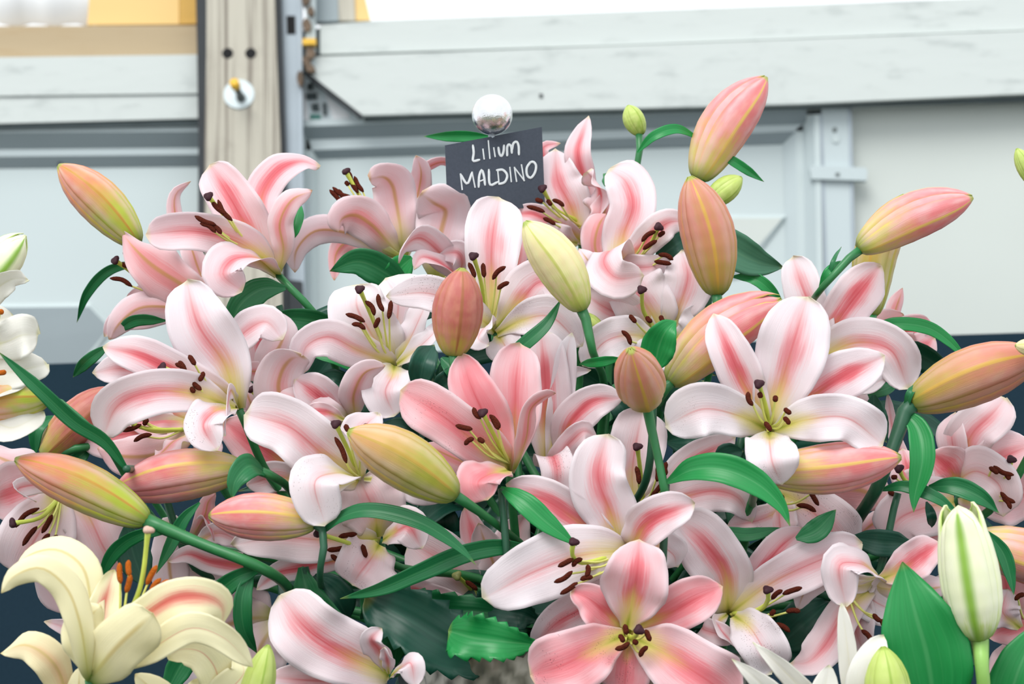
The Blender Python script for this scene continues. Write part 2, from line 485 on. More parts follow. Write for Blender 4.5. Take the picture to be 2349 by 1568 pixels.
M['white_board'] = board_mat('weathered white painted timber', (0.52, 0.56, 0.545), (0.20, 0.23, 0.23), 0.50, (1, 1, 4), 11.0)
M['post_wood'] = board_mat('grey weathered timber', (0.47, 0.445, 0.375), (0.20, 0.175, 0.145), 1.0, (70, 70, 0.8), 2.6, 0.75, 0.35, 0.46, 0.66)
M['warm_board'] = board_mat('bare honey timber', (0.40, 0.31, 0.19), (0.34, 0.22, 0.10), 0.4, (1, 1, 9), 6.0)
M['amber_board'] = board_mat('lit amber timber', (0.72, 0.50, 0.20), (0.66, 0.45, 0.18), 0.3, (1, 1, 9), 6.0)
M['ochre_board'] = board_mat('dark ochre timber', (0.56, 0.33, 0.07), (0.45, 0.26, 0.05), 0.3, (1, 1, 9), 6.0)
M['panel'] = plain('white wall panel', (0.485, 0.555, 0.56), 0.45, var=0.04, scale=3)
M['panel_grey'] = plain('pale grey wall panel', (0.46, 0.53, 0.545), 0.45, var=0.04, scale=3)
M['panel_warm'] = plain('off white wall panel', (0.52, 0.56, 0.53), 0.5, var=0.05, scale=4)
M['plank_shade_grey'] = plain('plank grey and slope shade', (0.27, 0.32, 0.34), 0.5, var=0.06, scale=8)  # plank colour; on down-facing moulding slopes it paints in their shade
M['dark_steel'] = plain('dark steel flange', (0.012, 0.017, 0.022), 0.6, metal=0.0, var=0.4, scale=25)
M['steel'] = plain('grey galvanised steel', (0.33, 0.38, 0.42), 0.45, metal=0.4, var=0.15, scale=12)
M['zinc'] = plain('zinc washer', (0.62, 0.70, 0.72), 0.35, metal=0.5, var=0.1, scale=40)
M['brass'] = plain('yellow bolt cap', (0.72, 0.42, 0.03), 0.4, var=0.1, scale=40)
M['bolt'] = plain('dull bolt shank', (0.12, 0.14, 0.14), 0.5, metal=0.5)
M['hole'] = plain('bolt hole dark', (0.006, 0.006, 0.007), 0.9)
M['gap'] = plain('dark backing and gap shade', (0.06, 0.08, 0.085), 0.8, var=0.3, scale=20)
M['rust'] = plain('rusty hinge iron', (0.13, 0.09, 0.06), 0.7, metal=0.3, var=0.7, scale=45, bump=0.6)
M['sheet'] = plain('white tarpaulin', (0.90, 0.92, 0.94), 0.35, var=0.03, scale=10)
M['bluish'] = plain('pale blue plastic sheet', (0.74, 0.84, 0.93), 0.3, var=0.2, scale=25)
M['teal'] = plain('teal plastic', (0.01, 0.16, 0.13), 0.4)
M['floor'] = plain('trampled show ground', (0.16, 0.17, 0.13), 0.9, var=0.4, scale=6)

def navy():
    g = G('navy felt')
    c = g.coord()
    n = g.noise(c, 260.0, 4.0, 0.7); k = g.noise(c, 2.5, 3.0)
    col = g.mix(n, (0.004, 0.015, 0.026), (0.014, 0.034, 0.052))
    col = g.mix(g.mul(g.step(0.45, 0.8, k), 0.35), col, (0.018, 0.042, 0.060))
    return g.bsdf(col, 0.9, 0, 0.15, g.bump(n, 0.3, 0.002))
M['navy'] = navy()
def black_cloth():
    g = G('black cloth')
    n = g.noise(g.coord(), 220.0, 3.0)
    return g.bsdf(g.mix(n, (0.006, 0.010, 0.014), (0.018, 0.026, 0.034)), 0.95, 0, 0.1)
M['black_cloth'] = black_cloth()

PF = 0.4                                   # how far the trim stands off the wall
def slab(name, poly, proud, thick, mat, parent=None):
    """a board whose front outline is given in pixels, standing proud of the wall plane"""
    n = len(poly); proud *= PF; thick *= PF
    fr = [on_plane(x, y, WALL_Y - proud) for x, y in poly]
    bk = [p + np.array([0, thick, 0]) for p in fr]
    F = [tuple(range(n)), tuple(range(2 * n - 1, n - 1, -1))] + [(i, i + n, (i + 1) % n + n, (i + 1) % n) for i in range(n)]
    o = mesh_obj(name, fr + bk, F, mat, parent, smooth=False)
    me = o.data
    import bmesh
    bm = bmesh.new(); bm.from_mesh(me); bmesh.ops.recalc_face_normals(bm, faces=bm.faces); bm.to_mesh(me); bm.free()
    return o

def relief(name, pts, faces, mats, midx, parent=None):
    """a moulded sheet: pts are (x, y, proud)"""
    v = [on_plane(x, y, WALL_Y - o * PF) for x, y, o in pts]
    return mesh_obj(name, v, faces, mats, parent, midx=midx, smooth=False)

# floor and far wall
structure(mesh_obj('floor', [(-6, -3, 0), (6, -3, 0), (6, 7, 0), (-6, 7, 0)], [(0, 1, 2, 3)], M['floor'], smooth=False))
structure(slab('wall_back', [(-700, 70), (700, 70), (760, 60), (3000, -20), (3000, 1150), (-700, 1150)], -0.14, 0.08, M['gap']))
_wl = on_plane(-2600, 1150, WALL_Y); _wr = on_plane(4600, 1150, WALL_Y)
structure(box('wall_base', float(_wl[0]), float(_wr[0]), WALL_Y - 0.02, WALL_Y + 0.15, 0.0, max(float(_wl[2]), float(_wr[2])) + 0.05, M['panel']))

structure(slab('wall_panel', [(-2600, 60), (-494, 60), (-494, 1150), (-2600, 1150)], .05, .1, M['panel_grey']))
structure(slab('wall_panel', [(2890, -40), (4600, -90), (4600, 1150), (2890, 1150)], .05, .1, M['panel_warm']))
# moulded panel beside the post
def moulded(name, xs, rows, mats, ids, parent=None):
    pts, F, mi = [], [], []
    n = len(rows)
    for x, col in zip(xs, (0, 1)):
        for r in rows:
            pts.append((x, r[col], r[2]))
    for i in range(n - 1):
        F.append((i, i + 1, n + i + 1, n + i)); mi.append(ids[i])
    return relief(name, pts, F, mats, mi, parent)

w1 = moulded('wall_panel', (-500, 458), [(298, 287, .075), (308, 301, .075), (347, 339, .02), (364, 354, .02), (392, 383, -.02), (720, 703, -.02), (1000, 1000, -.02)],
             [M['panel_grey'], M['plank_shade_grey'], M['panel']], [0, 1, 0, 1, 2, 2])  # sloping bands get underside shade from the darker grey
structure(w1)
relief('raised_panel_facet', [(-300, 708, .0), (205, 703, .0), (252, 752, -.005), (172, 845, -.019), (-300, 845, -.019), (-300, 700, -.019), (210, 694, -.019), (268, 752, -.019), (190, 845, -.019)],
       [(0, 4, 3, 2, 1), (0, 1, 6, 5), (1, 2, 7, 6), (2, 3, 8, 7)], [M['plank_shade_grey'], M['panel']], [0, 1, 1, 1], w1)  # slanted-down facet has its shade put into the grey colour
slab('nail_head', [(132, 366), (142, 366), (143, 378), (133, 379)], .0, .02, M['dark_steel'], w1)

w2 = moulded('wall_panel', (688, 1850), [(275, 242, .075), (290, 251, .075), (321, 285, .02), (345, 300, .02), (367, 330, -.02), (1000, 1000, -.02)],
             [M['panel_grey'], M['plank_shade_grey'], M['panel']], [0, 1, 0, 1, 2])
structure(w2)
relief('panel_stile', [(1795, 322, -.019), (1826, 296, .02), (1842, 285, .02), (1868, 262, .075), (1880, 262, .075),
                       (1812, 1000, -.019), (1838, 1000, .02), (1852, 1000, .02), (1882, 1000, .075), (1896, 1000, .075)],
       [(i, i + 5, i + 6, i + 1) for i in range(4)], [M['panel_grey'], M['panel']], [0, 1, 0, 1], w2)
relief('panel_stile', [(690, 285, .075), (702, 300, .02), (716, 345, .02), (730, 366, -.019), (690, 1000, .075), (702, 1000, .02), (716, 1000, .02), (730, 1000, -.019)],
       [(i, i + 4, i + 5, i + 1) for i in range(3)], [M['panel_grey'], M['panel']], [1, 0, 1], w2)
relief('raised_panel_facet', [(1560, 500, .0), (1795, 500, .0), (1690, 620, .0), (1560, 640, .0), (1560, 492, -.019), (1812, 492, -.019), (1700, 640, -.019), (1560, 660, -.019)],
       [(0, 3, 2, 1), (0, 1, 5, 4), (1, 2, 6, 5), (2, 3, 7, 6)], [M['panel_warm'], M['panel']], [0, 1, 1, 1], w2)
structure(slab('wall_panel', [(1930, 226), (2900, 178), (2900, 1000), (1960, 1000)], .0, .05, M['panel_warm']))

# cover strip with clamp
strip = thing('cover_strip', 'narrow white metal cover strip with a clamp plate between two wall panels', 'strip', on_plane(1930, 1000, WALL_Y - .05))
slab('strip_body', [(1884, 240), (1948, 237), (1966, 1000), (1908, 1000)], .065, .05, M['panel_grey'], strip)
slab('strip_flange', [(1850, 262), (1884, 262), (1908, 1000), (1880, 1000)], .045, .03, M['panel'], strip)
slab('strip_edge', [(1878, 262), (1887, 262), (1911, 1000), (1903, 1000)], .067, .03, M['steel'], strip)
slab('strip_edge', [(1945, 240), (1953, 240), (1972, 1000), (1964, 1000)], .067, .03, M['steel'], strip)
slab('clamp_plate', [(1863, 379), (1984, 384), (1990, 390), (1988, 414), (1861, 410), (1858, 385)], .09, .04, M['panel_grey'], strip)
slab('screw_head', [(1912, 312), (1920, 310), (1925, 317), (1923, 326), (1914, 328), (1909, 321)], .072, .02, M['panel'], strip)
slab('screw_hole', [(1910, 293), (1918, 292), (1921, 298), (1917, 304), (1910, 303)], .067, .02, M['bolt'], strip)
slab('screw_hole', [(1917, 396), (1926, 396), (1926, 404), (1917, 404)], .093, .02, M['bolt'], strip)
slab('green_tag', [(1897, 233), (1921, 232), (1921, 244), (1898, 245)], .075, .02, M['teal'], strip)

# timber beams
b = slab('timber_beam', [(-500, 138), (458, 125), (458, 214), (-500, 226)], .12, .12, M['white_board'])
tag(b, 'weathered white beam just under the honey-coloured board', 'beam')
b = slab('timber_beam', [(-500, 229), (458, 217), (458, 271), (-500, 296)], .11, .11, M['white_board'])
tag(b, 'thin weathered white board with a ragged edge above the grey moulded panel', 'beam')
slab('gap_shade', [(-500, 294), (458, 269), (458, 287), (-500, 306)], .095, .02, M['gap'], b)  # added dark strip painting the shade in the gap below the board
b = slab('timber_beam', [(734, 58), (850, 48), (2900, -28), (2900, 48), (1400, 104), (734, 124)], .13, .13, M['white_board'])
tag(b, 'bright white upper rail under the open sky', 'beam')
b = slab('timber_beam', [(726, 130), (1400, 106), (2900, 50), (2900, 190), (1832, 238), (832, 264), (706, 166)], .16, .14, M['white_board'])
tag(b, 'deep white painted beam with one end cut on a slant', 'beam')
slab('nail_head', [(1237, 215), (1245, 215), (1246, 224), (1238, 225)], .163, .01, M['dark_steel'], b)
slab('gap_shade', [(832, 262), (1832, 236), (2900, 188), (2900, 216), (1832, 247), (960, 270), (836, 276)], .125, .02, M['gap'], b)  # shade under the deep beam, put in as a dark slab
slab('slanted_edge', [(706, 166), (832, 264), (826, 270), (700, 172)], .155, .03, M['dark_steel'], b)
b = slab('honey_board', [(-500, 62), (452, 58), (455, 126), (-500, 137)], .08, .10, M['warm_board'])
tag(b, 'bare honey-coloured timber board above the white beam', 'board')
b = slab('amber_board', [(215, -140), (410, -140), (411, 55), (200, 57)], .03, .04, M['amber_board'])
tag(b, 'sunlit amber timber panel beside the white tarpaulin', 'board')
b = slab('ochre_board', [(411, -140), (460, -140), (460, 54), (412, 55)], .05, .06, M['ochre_board'])
tag(b, 'dark ochre timber edge against the weathered post', 'board')
b = thing('plank_stack', 'grey and amber boards standing on the white rail by the rusty hinge', 'board', on_plane(790, 48, WALL_Y - .05))
slab('plank', [(724, -140), (770, -140), (776, 47), (724, 50)], .07, .05, M['plank_shade_grey'], b)
slab('plank', [(770, -140), (808, -140), (815, 47), (776, 47)], .06, .05, M['post_wood'], b)
slab('plank', [(806, -140), (790, -140), (815, 47), (850, 46)], .05, .05, M['amber_board'], b)
# tarpaulin with folds
pts, F = [], []
nx = 29
for j in range(2):
    for i in range(nx):
        x = -500 + (228 + 500) * i / (nx - 1)
        pts.append((x, -140 if j == 0 else 56 + 5 * math.sin(i * 1.9), .02 + .010 * math.sin(i * 1.35 + 0.6 * j)))
for i in range(nx - 1):
    F.append((i, nx + i, nx + i + 1, i + 1))
b = relief('tarpaulin', pts, F, [M['sheet']], None)
tag(b, 'white folded tarpaulin hanging beside the amber timber panel', 'tarpaulin')
b.data.polygons.foreach_set('use_smooth', [True] * len(b.data.polygons))
_sol = b.modifiers.new('thickness', 'SOLIDIFY'); _sol.thickness = 0.004

# post with bolt and steel channel
post = thing('timber_post', 'weathered grey timber post with two bolt holes and a big washer', 'post', on_plane(560, 1000, WALL_Y - .15))
slab('post_body', [(474, -140), (626, -140), (634, 120), (643, 330), (650, 1000), (470, 1000), (470, 330), (474, 120)], .20, .16, M['post_wood'], post)
slab('post_flange', [(446, -140), (476, -140), (476, 120), (472, 330), (472, 1000), (452, 1000), (455, 330), (452, 120)], .18, .14, M['dark_steel'], post)
slab('post_flange', [(620, -140), (640, -140), (648, 120), (655, 330), (662, 1000), (646, 1000), (641, 330), (632, 120)], .18, .14, M['dark_steel'], post)
def disc(name, x, y, rpx, proud, depth, mat, parent, seg=20):
    c = on_plane(x, y, WALL_Y - proud * PF); r = px2m(rpx, WALL_Y)
    verts, F = [], []
    for k, (yy, rr) in enumerate(((0, r * .94), (depth * .3, r), (depth, r))):
        for i in range(seg):
            a = 2 * math.pi * i / seg
            verts.append((c[0] + rr * math.cos(a), c[1] + yy * PF, c[2] + rr * math.sin(a)))
    F.append(tuple(range(seg)))
    for k in range(2):
        for i in range(seg):
            j = (i + 1) % seg
            F.append((k * seg + i, (k + 1) * seg + i, (k + 1) * seg + j, k * seg + j))
    return mesh_obj(name, verts, F, mat, parent, smooth=False)
disc('washer', 548, 216, 36, .206, .010, M['zinc'], post)
disc('bolt_hole', 522, 122, 13, .202, .004, M['hole'], post)
disc('bolt_hole', 575, 122, 13, .202, .004, M['hole'], post)
_n = disc('bolt_nut', 552, 222, 12, .222, .018, M['bolt'], post, 6)
_c0, _c1 = on_plane(552, 222, WALL_Y - .088), on_plane(541, 198, WALL_Y - .125)
tube('bolt_shank', [_c0, (_c0 + _c1) / 2, _c1], .006, .006, M['bolt'], post, n=4)
tube('bolt_cap', [_c1, _c1 + (_c1 - _c0) * .35], .0085, .0085, M['brass'], post, n=3)
chan = thing('steel_channel', 'grey steel channel screwed along the timber post', 'channel', on_plane(668, 1000, WALL_Y - .12))
slab('channel_web', [(641, -140), (688, -140), (690, 300), (698, 1000), (660, 1000), (650, 300)], .14, .05, M['steel'], chan)
slab('channel_lip', [(682, -140), (692, -140), (694, 300), (702, 1000), (692, 1000), (686, 300)], .16, .06, M['steel'], chan)
slab('channel_slot', [(657, 36), (677, 36), (678, 78), (658, 78)], .143, .01, M['hole'], chan)
slab('channel_latch', [(655, 640), (694, 645), (700, 780), (664, 780)], .165, .03, M['dark_steel'], chan)
# rusty hinge
hinge = thing('rusty_hinge', 'rusty iron hinge with a brass pin beside the steel channel', 'hinge', on_plane(706, 190, WALL_Y - .16))
hr = random.Random(4)
for k, (hx, hy, hw_, hh) in enumerate([(702, -8, 22, 34), (712, 24, 16, 18), (703, 56, 20, 26), (712, 120, 20, 26), (704, 140, 20, 22), (712, 156, 22, 18), (688, 178, 14, 30)]):
    p = [(hx + hw_ * .5 * math.cos(a) * hr.uniform(.8, 1.15), hy + hh * .6 * math.sin(a) * hr.uniform(.8, 1.15)) for a in np.linspace(0, 2 * math.pi, 9, endpoint=False)]
    slab('hinge_knuckle', p, .19 + .01 * (k % 2), .06, M['rust'], hinge)
slab('hinge_leaf', [(700, -140), (722, -140), (724, 160), (702, 166)], .165, .04, M['panel_grey'], hinge)
slab('hinge_pin', [(694, 88), (724, 88), (724, 101), (694, 102)], .215, .05, M['brass'], hinge)
# odds and ends showing through the gap under the slanted beam end
gapo = thing('plastic_sheet', 'crumpled pale blue plastic showing under the slanted beam end', 'sheet', on_plane(740, 284, WALL_Y - .05))
slab('sheet_body', [(688, 176), (704, 172), (838, 268), (838, 288), (688, 290)], .03, .02, M['bluish'], gapo)
slab('sheet_fold', [(690, 200), (697, 198), (712, 288), (690, 290)], .045, .02, M['sheet'], gapo)
slab('sheet_fold', [(745, 215), (800, 260), (806, 287), (768, 287)], .04, .02, M['sheet'], gapo)
for p in ([(704, 192), (716, 190), (718, 204), (704, 204)], [(701, 214), (726, 212), (727, 226), (703, 226)], [(714, 238), (730, 236), (732, 252), (716, 252)], [(740, 236), (747, 236), (749, 262), (741, 262)]):
    slab('dark_patch', p, .05, .02, M['gap'], gapo)
slab('teal_patch', [(711, 262), (735, 262), (736, 284), (713, 285)], .05, .02, M['teal'], gapo)

# navy felt partition behind the bouquet
PART_Y = 3.15
_pl, _pr = on_plane(-1800, 895, PART_Y), on_plane(4149, 705, PART_Y)
_v = [(_pl[0], PART_Y, 0), (_pr[0], PART_Y, 0), (_pr[0], PART_Y, _pr[2]), (_pl[0], PART_Y, _pl[2])]
_v += [(x, PART_Y + .08, z) for x, _y, z in _v]
o = mesh_obj('felt_partition', _v, [(0, 1, 2, 3), (5, 4, 7, 6), (3, 2, 6, 7), (1, 5, 6, 2), (4, 0, 3, 7), (0, 4, 5, 1)], M['navy'], smooth=False)
tag(o, 'dark navy felt partition standing behind the lily bouquet', 'partition')

# display table, out of the frame below
TABLE_Z = 1.16
t = thing('display_table', 'black draped display table carrying the lily vases', 'table', (0, 1.95, 0))
box('table_top', -1.0, 1.0, 1.45, 2.55, TABLE_Z - .03, TABLE_Z, M['black_cloth'], t)
_dv, _df = [], []
_per = [(-1.0, 1.45), (1.0, 1.45), (1.0, 2.55), (-1.0, 2.55)]
_ring = []
for k in range(4):
    a_, b_ = np.array(_per[k]), np.array(_per[(k + 1) % 4])
    for s_ in np.linspace(0, 1, 24, endpoint=False): _ring.append(a_ + (b_ - a_) * s_)
for zz, am in ((TABLE_Z, 0.0), (TABLE_Z - .08, .006), (0.6, .02), (0.005, .03)):
    for i, p in enumerate(_ring):
        c_ = p - np.array([0, 2.0]); c_ = c_ / np.linalg.norm(c_)
        q_ = p + c_ * am * (1 + math.sin(i * 1.3))
        _dv.append((q_[0], q_[1], zz))
nr = len(_ring)
for k in range(3):
    for i in range(nr):
        j = (i + 1) % nr
        _df.append((k * nr + i, k * nr + j, (k + 1) * nr + j, (k + 1) * nr + i))
mesh_obj('table_drape', _dv, _df, M['black_cloth'], t)

# hammered metal vase
def hammered():
    g = G('hammered pewter')
    c = g.coord()
    n = g.noise(c, 14.0, 3.0)
    col = g.mix(n, (0.16, 0.16, 0.15), (0.36, 0.33, 0.27))
    return g.bsdf(col, g.add(0.22, g.mul(n, 0.2)), 1.0, 0.5)
M['hammered'] = hammered()
VR = 0.150
_rimp = at(1330, 1503, 2.02 - VR)
VASE = np.array([_rimp[0], at(1330, 1503, 2.02)[1], _rimp[2]])       # centre of the rim
vase = thing('hammered_vase', 'hammered pewter vase holding the pink lily bouquet', 'vase', (VASE[0], VASE[1], TABLE_Z))
hv = VASE[2] - TABLE_Z
prof = []
for s_ in np.linspace(0, 1, 70):
    prof.append((VR * np.interp(s_, [0, .1, .5, .85, 1], [.62, .66, .80, .93, 1.0]), hv * s_))
def dimple(r, z, a, i):
    row = round(z / .0105)
    ph = a * 40 + (row % 2) * math.pi
    d = max(0, math.cos(ph)) * max(0, math.cos((z / .0105 - row) * math.pi))
    up = .008 * math.cos(a - math.radians(-100)) * (z / hv) ** 6
    return r - .0022 * d, z + up - .012 * (1 - math.cos(a + math.pi / 2)) * .12 * (z / hv) ** 6
lathe('vase_body', prof, M['hammered'], vase, 208, (VASE[0], VASE[1], TABLE_Z), dimple)
def rimf(r, z, a, i): return r, z + .008 * math.cos(a - math.radians(-100)) - .012 * (1 - math.cos(a + math.pi / 2)) * .12
lathe('vase_rim', [(VR * .97, hv - .012), (VR * 1.0, hv - .003), (VR * 1.005, hv), (VR * .985, hv + .001), (VR * .965, hv - .004), (VR * .95, hv - .05), (VR * .78, hv * .5), (VR * .6, .012), (0.0001, .01)],
      M['hammered'], vase, 64, (VASE[0], VASE[1], TABLE_Z), rimf)
lathe('vase_foot', [(0.0001, 0), (VR * .64, 0), (VR * .64, .006), (VR * .61, .012), (0.0001, .012)], M['hammered'], vase, 48, (VASE[0], VASE[1], TABLE_Z))

def bucket(x, y, label, r=.085, h=.24):
    b = thing('flower_bucket', label, 'bucket', (x, y, TABLE_Z))
    lathe('bucket_wall', [(0.0001, 0), (r * .75, 0), (r, h), (r * 1.05, h), (r * 1.05, h - .008), (r * .96, h - .008), (r * .72, .008), (0.0001, .008)], M['dark_steel'], b, 32, (x, y, TABLE_Z))
    return np.array([x, y, TABLE_Z + h])
_p = at(260, 1568, 1.72); BUCKET_Y = bucket(_p[0], _p[1], 'dark bucket of cream yellow lilies')
_p = at(1990, 1568, 1.76); BUCKET_W = bucket(_p[0], _p[1], 'dark bucket of white lilies and striped green buds')
_p = at(-170, 1568, 1.9); BUCKET_L = bucket(_p[0], _p[1], 'dark bucket of ruffled white lilies')
# ------------------------------------------------------------------ plant builders
DBASE = 0.85
SEED = [100]
def nseed():
    SEED[0] += 1
    return SEED[0]

CMODE = {'f': ([0, .33, .66, 1], [0, 3.0, 4.6, 3.4]),
         's': ([0, .33, .66, 1], [0, 0.8, 1.2, 0.6]),
         'b': ([0, .33, .66, 1], [0, -2.0, -3.4, -3.0]),
         'u': ([0, .33, .66, 1], [0, 1.0, 0.6, -1.0])}

def place(pts, D, mode):
    """pixel points with cm offsets towards the viewer -> world points"""
    n = len(pts)
    out = []
    for i, p in enumerate(pts):
        if len(p) == 3: c = p[2]
        else: c = float(np.interp(i / max(1, n - 1), *CMODE[mode]))
        out.append(at(p[0], p[1], D - c / 100.0))
    return out

def stem_path(start, to, back=0.05, drop=0.06, jit=None):
    rr = jit or random.Random(int(abs(start[0] * 9173 + start[2] * 7331)) + SEED[0])
    mouth = np.array([to[0] + rr.uniform(-.07, .07), to[1] + rr.uniform(-.06, .07), to[2] - .03])
    low = np.array([to[0] + (mouth[0] - to[0]) * .6, to[1] + (mouth[1] - to[1]) * .6, to[2] - .14])
    if mouth[2] > start[2] - .06:
        mid = np.array([start[0] * .7 + to[0] * .3, max(start[1], to[1]) + .06, start[2] + .02])
        return [start, mid, np.array([mouth[0], mouth[1], mouth[2] + .03]), low]
    s2 = start + np.array([(to[0] - start[0]) * .10, back, -drop])
    mid = start * .45 + mouth * .55 + np.array([(start[0] - mouth[0]) * .12, .05, .02])
    return [start, s2, mid, mouth, low]

def anther(p0, p1, mat, parent, seed, r=.0021):
    rr = random.Random(seed)
    L = np.linalg.norm(p1 - p0)
    ax = unit(p1 - p0)
    side = unit(np.cross(ax, unit(_C - p0)))
    mid = (p0 + p1) / 2 + side * L * rr.uniform(-.14, .14)
    return tube('anther', [p0, mid, p1], r, r, mat, parent, n=9, sides=8, swell=([0, .08, .25, .75, .92, 1], [.25, .75, 1.0, 1.0, .75, .25]))

VASES = {'main': None}
def bloom(label, D, base, petals, style=None, stig=None, stam=(), fil=None, mode='f', sc=5.0, kind='p', pk=(0.7, 0.12), spot=0.0,
          stem=None, to='main', group=None, stigma='stigma', anth='anther', name='lily_bloom', leaves=()):
    D = D + DBASE
    b0 = at(base[0], base[1], D)
    o = thing(name, label, 'lily', b0, group)
    mats = {'p': (M['pin'], M['pout']), 'y': (M['yin'], M['yout']), 'w': (M['win'], M['wout'])}[kind]
    for p in petals:
        pts, W, roll = p[0], p[1], p[2] if len(p) > 2 else 0
        kw = dict(p[3]) if len(p) > 3 else {}
        pts = list(pts)
        if math.hypot(pts[0][0] - base[0], pts[0][1] - base[1]) > 14:
            pts = [(base[0], base[1], 0)] + pts
        m = kw.pop('m', mode)
        k = kw.pop('pk', pk); sp = kw.pop('spot', spot)
        s = nseed(); rr = random.Random(s)
        kw.setdefault('cup', rr.uniform(.05, .28)); kw.setdefault('wave', rr.uniform(.035, .085))
        kw.setdefault('prof', 'petal'); kw.setdefault('twist', rr.uniform(-22, 22))
        W3 = place(pts, D, m)
        pt = blade('petal', W3, px2m(W, D), roll, list(mats), o, seed=s, **kw)
        j = rr.uniform(.85, 1.15)
        pt.color = (k[0] * j, k[1], sp, 1)
    f0 = fil or base
    fc = 1.2 if mode == 'f' else 0.3
    root = at(f0[0], f0[1], D - fc / 100)
    for q in stam:
        x0, y0, x1, y1 = q[:4]
        c = q[4] if len(q) > 4 else sc
        A = at(x0, y0, D - c / 100); B = at(x1, y1, D - c / 100 - .003)
        if np.linalg.norm(A - root) > np.linalg.norm(B - root): A, B = B, A
        att = A + (B - A) * .3
        midp = root * .45 + att * .55 + np.array([0, 0, -.004])
        fl = tube('stamen', [root, midp, att], .0011, .0008, M['filament'], o, n=10, sides=6)
        anther(A, B, M[anth], fl, nseed())
    if style:
        n = len(style)
        W3 = []
        for i, p in enumerate(style):
            c = p[2] if len(p) > 2 else fc + (sc + .6 - fc) * (i / max(1, n - 1))
            W3.append(at(p[0], p[1], D - c / 100))
        if math.hypot(style[0][0] - f0[0], style[0][1] - f0[1]) > 10: W3 = [root] + W3
        st = tube('pistil', W3, .0019, .0017, M['style'], o, n=14, sides=8, swell=([0, .85, 1], [1, 1, 1.35]))
        e = W3[-1]; ax = unit(W3[-1] - W3[-2])
        s1 = unit(np.cross(ax, unit(_C - e))); s2 = np.cross(s1, ax)
        blob('stigma', e, (s1 * .0042, s2 * .0042, ax * .0026), M[stigma], st, 15, 8, lambda th, ph: 1 + .16 * math.cos(3 * ph) * math.sin(th))
    if stem is not False:
        vis = place(stem, D, 's') if stem else [b0]
        dest = VASES[to]
        path = vis[:-1] + stem_path(vis[-1], dest)
        tube('stem', path, .0034, .0042, M['stem'], o, n=34, sides=8)
    for lf in leaves: leaf(lf, o, D)
    return o

def leaf(spec, parent, D=None):
    """spec: (points, width px, roll, options)"""
    pts, W, roll = spec[0], spec[1], spec[2] if len(spec) > 2 else 0
    kw = dict(spec[3]) if len(spec) > 3 else {}
    d = kw.pop('D', None)
    d = d + DBASE if d is not None else D
    mk = kw.pop('mat', 'leaf'); md = kw.pop('m', 'u')
    s = nseed(); rr = random.Random(s)
    kw.setdefault('prof', 'leaf'); kw.setdefault('cup', rr.uniform(.12, .35)); kw.setdefault('wave', .025); kw.setdefault('thick', .0006)
    kw.setdefault('groove', .08)
    return blade('leaf', place(pts, d, md), px2m(W, d), roll, [M[mk], M['leaf_back']], parent, seed=s, nu=9, **kw)

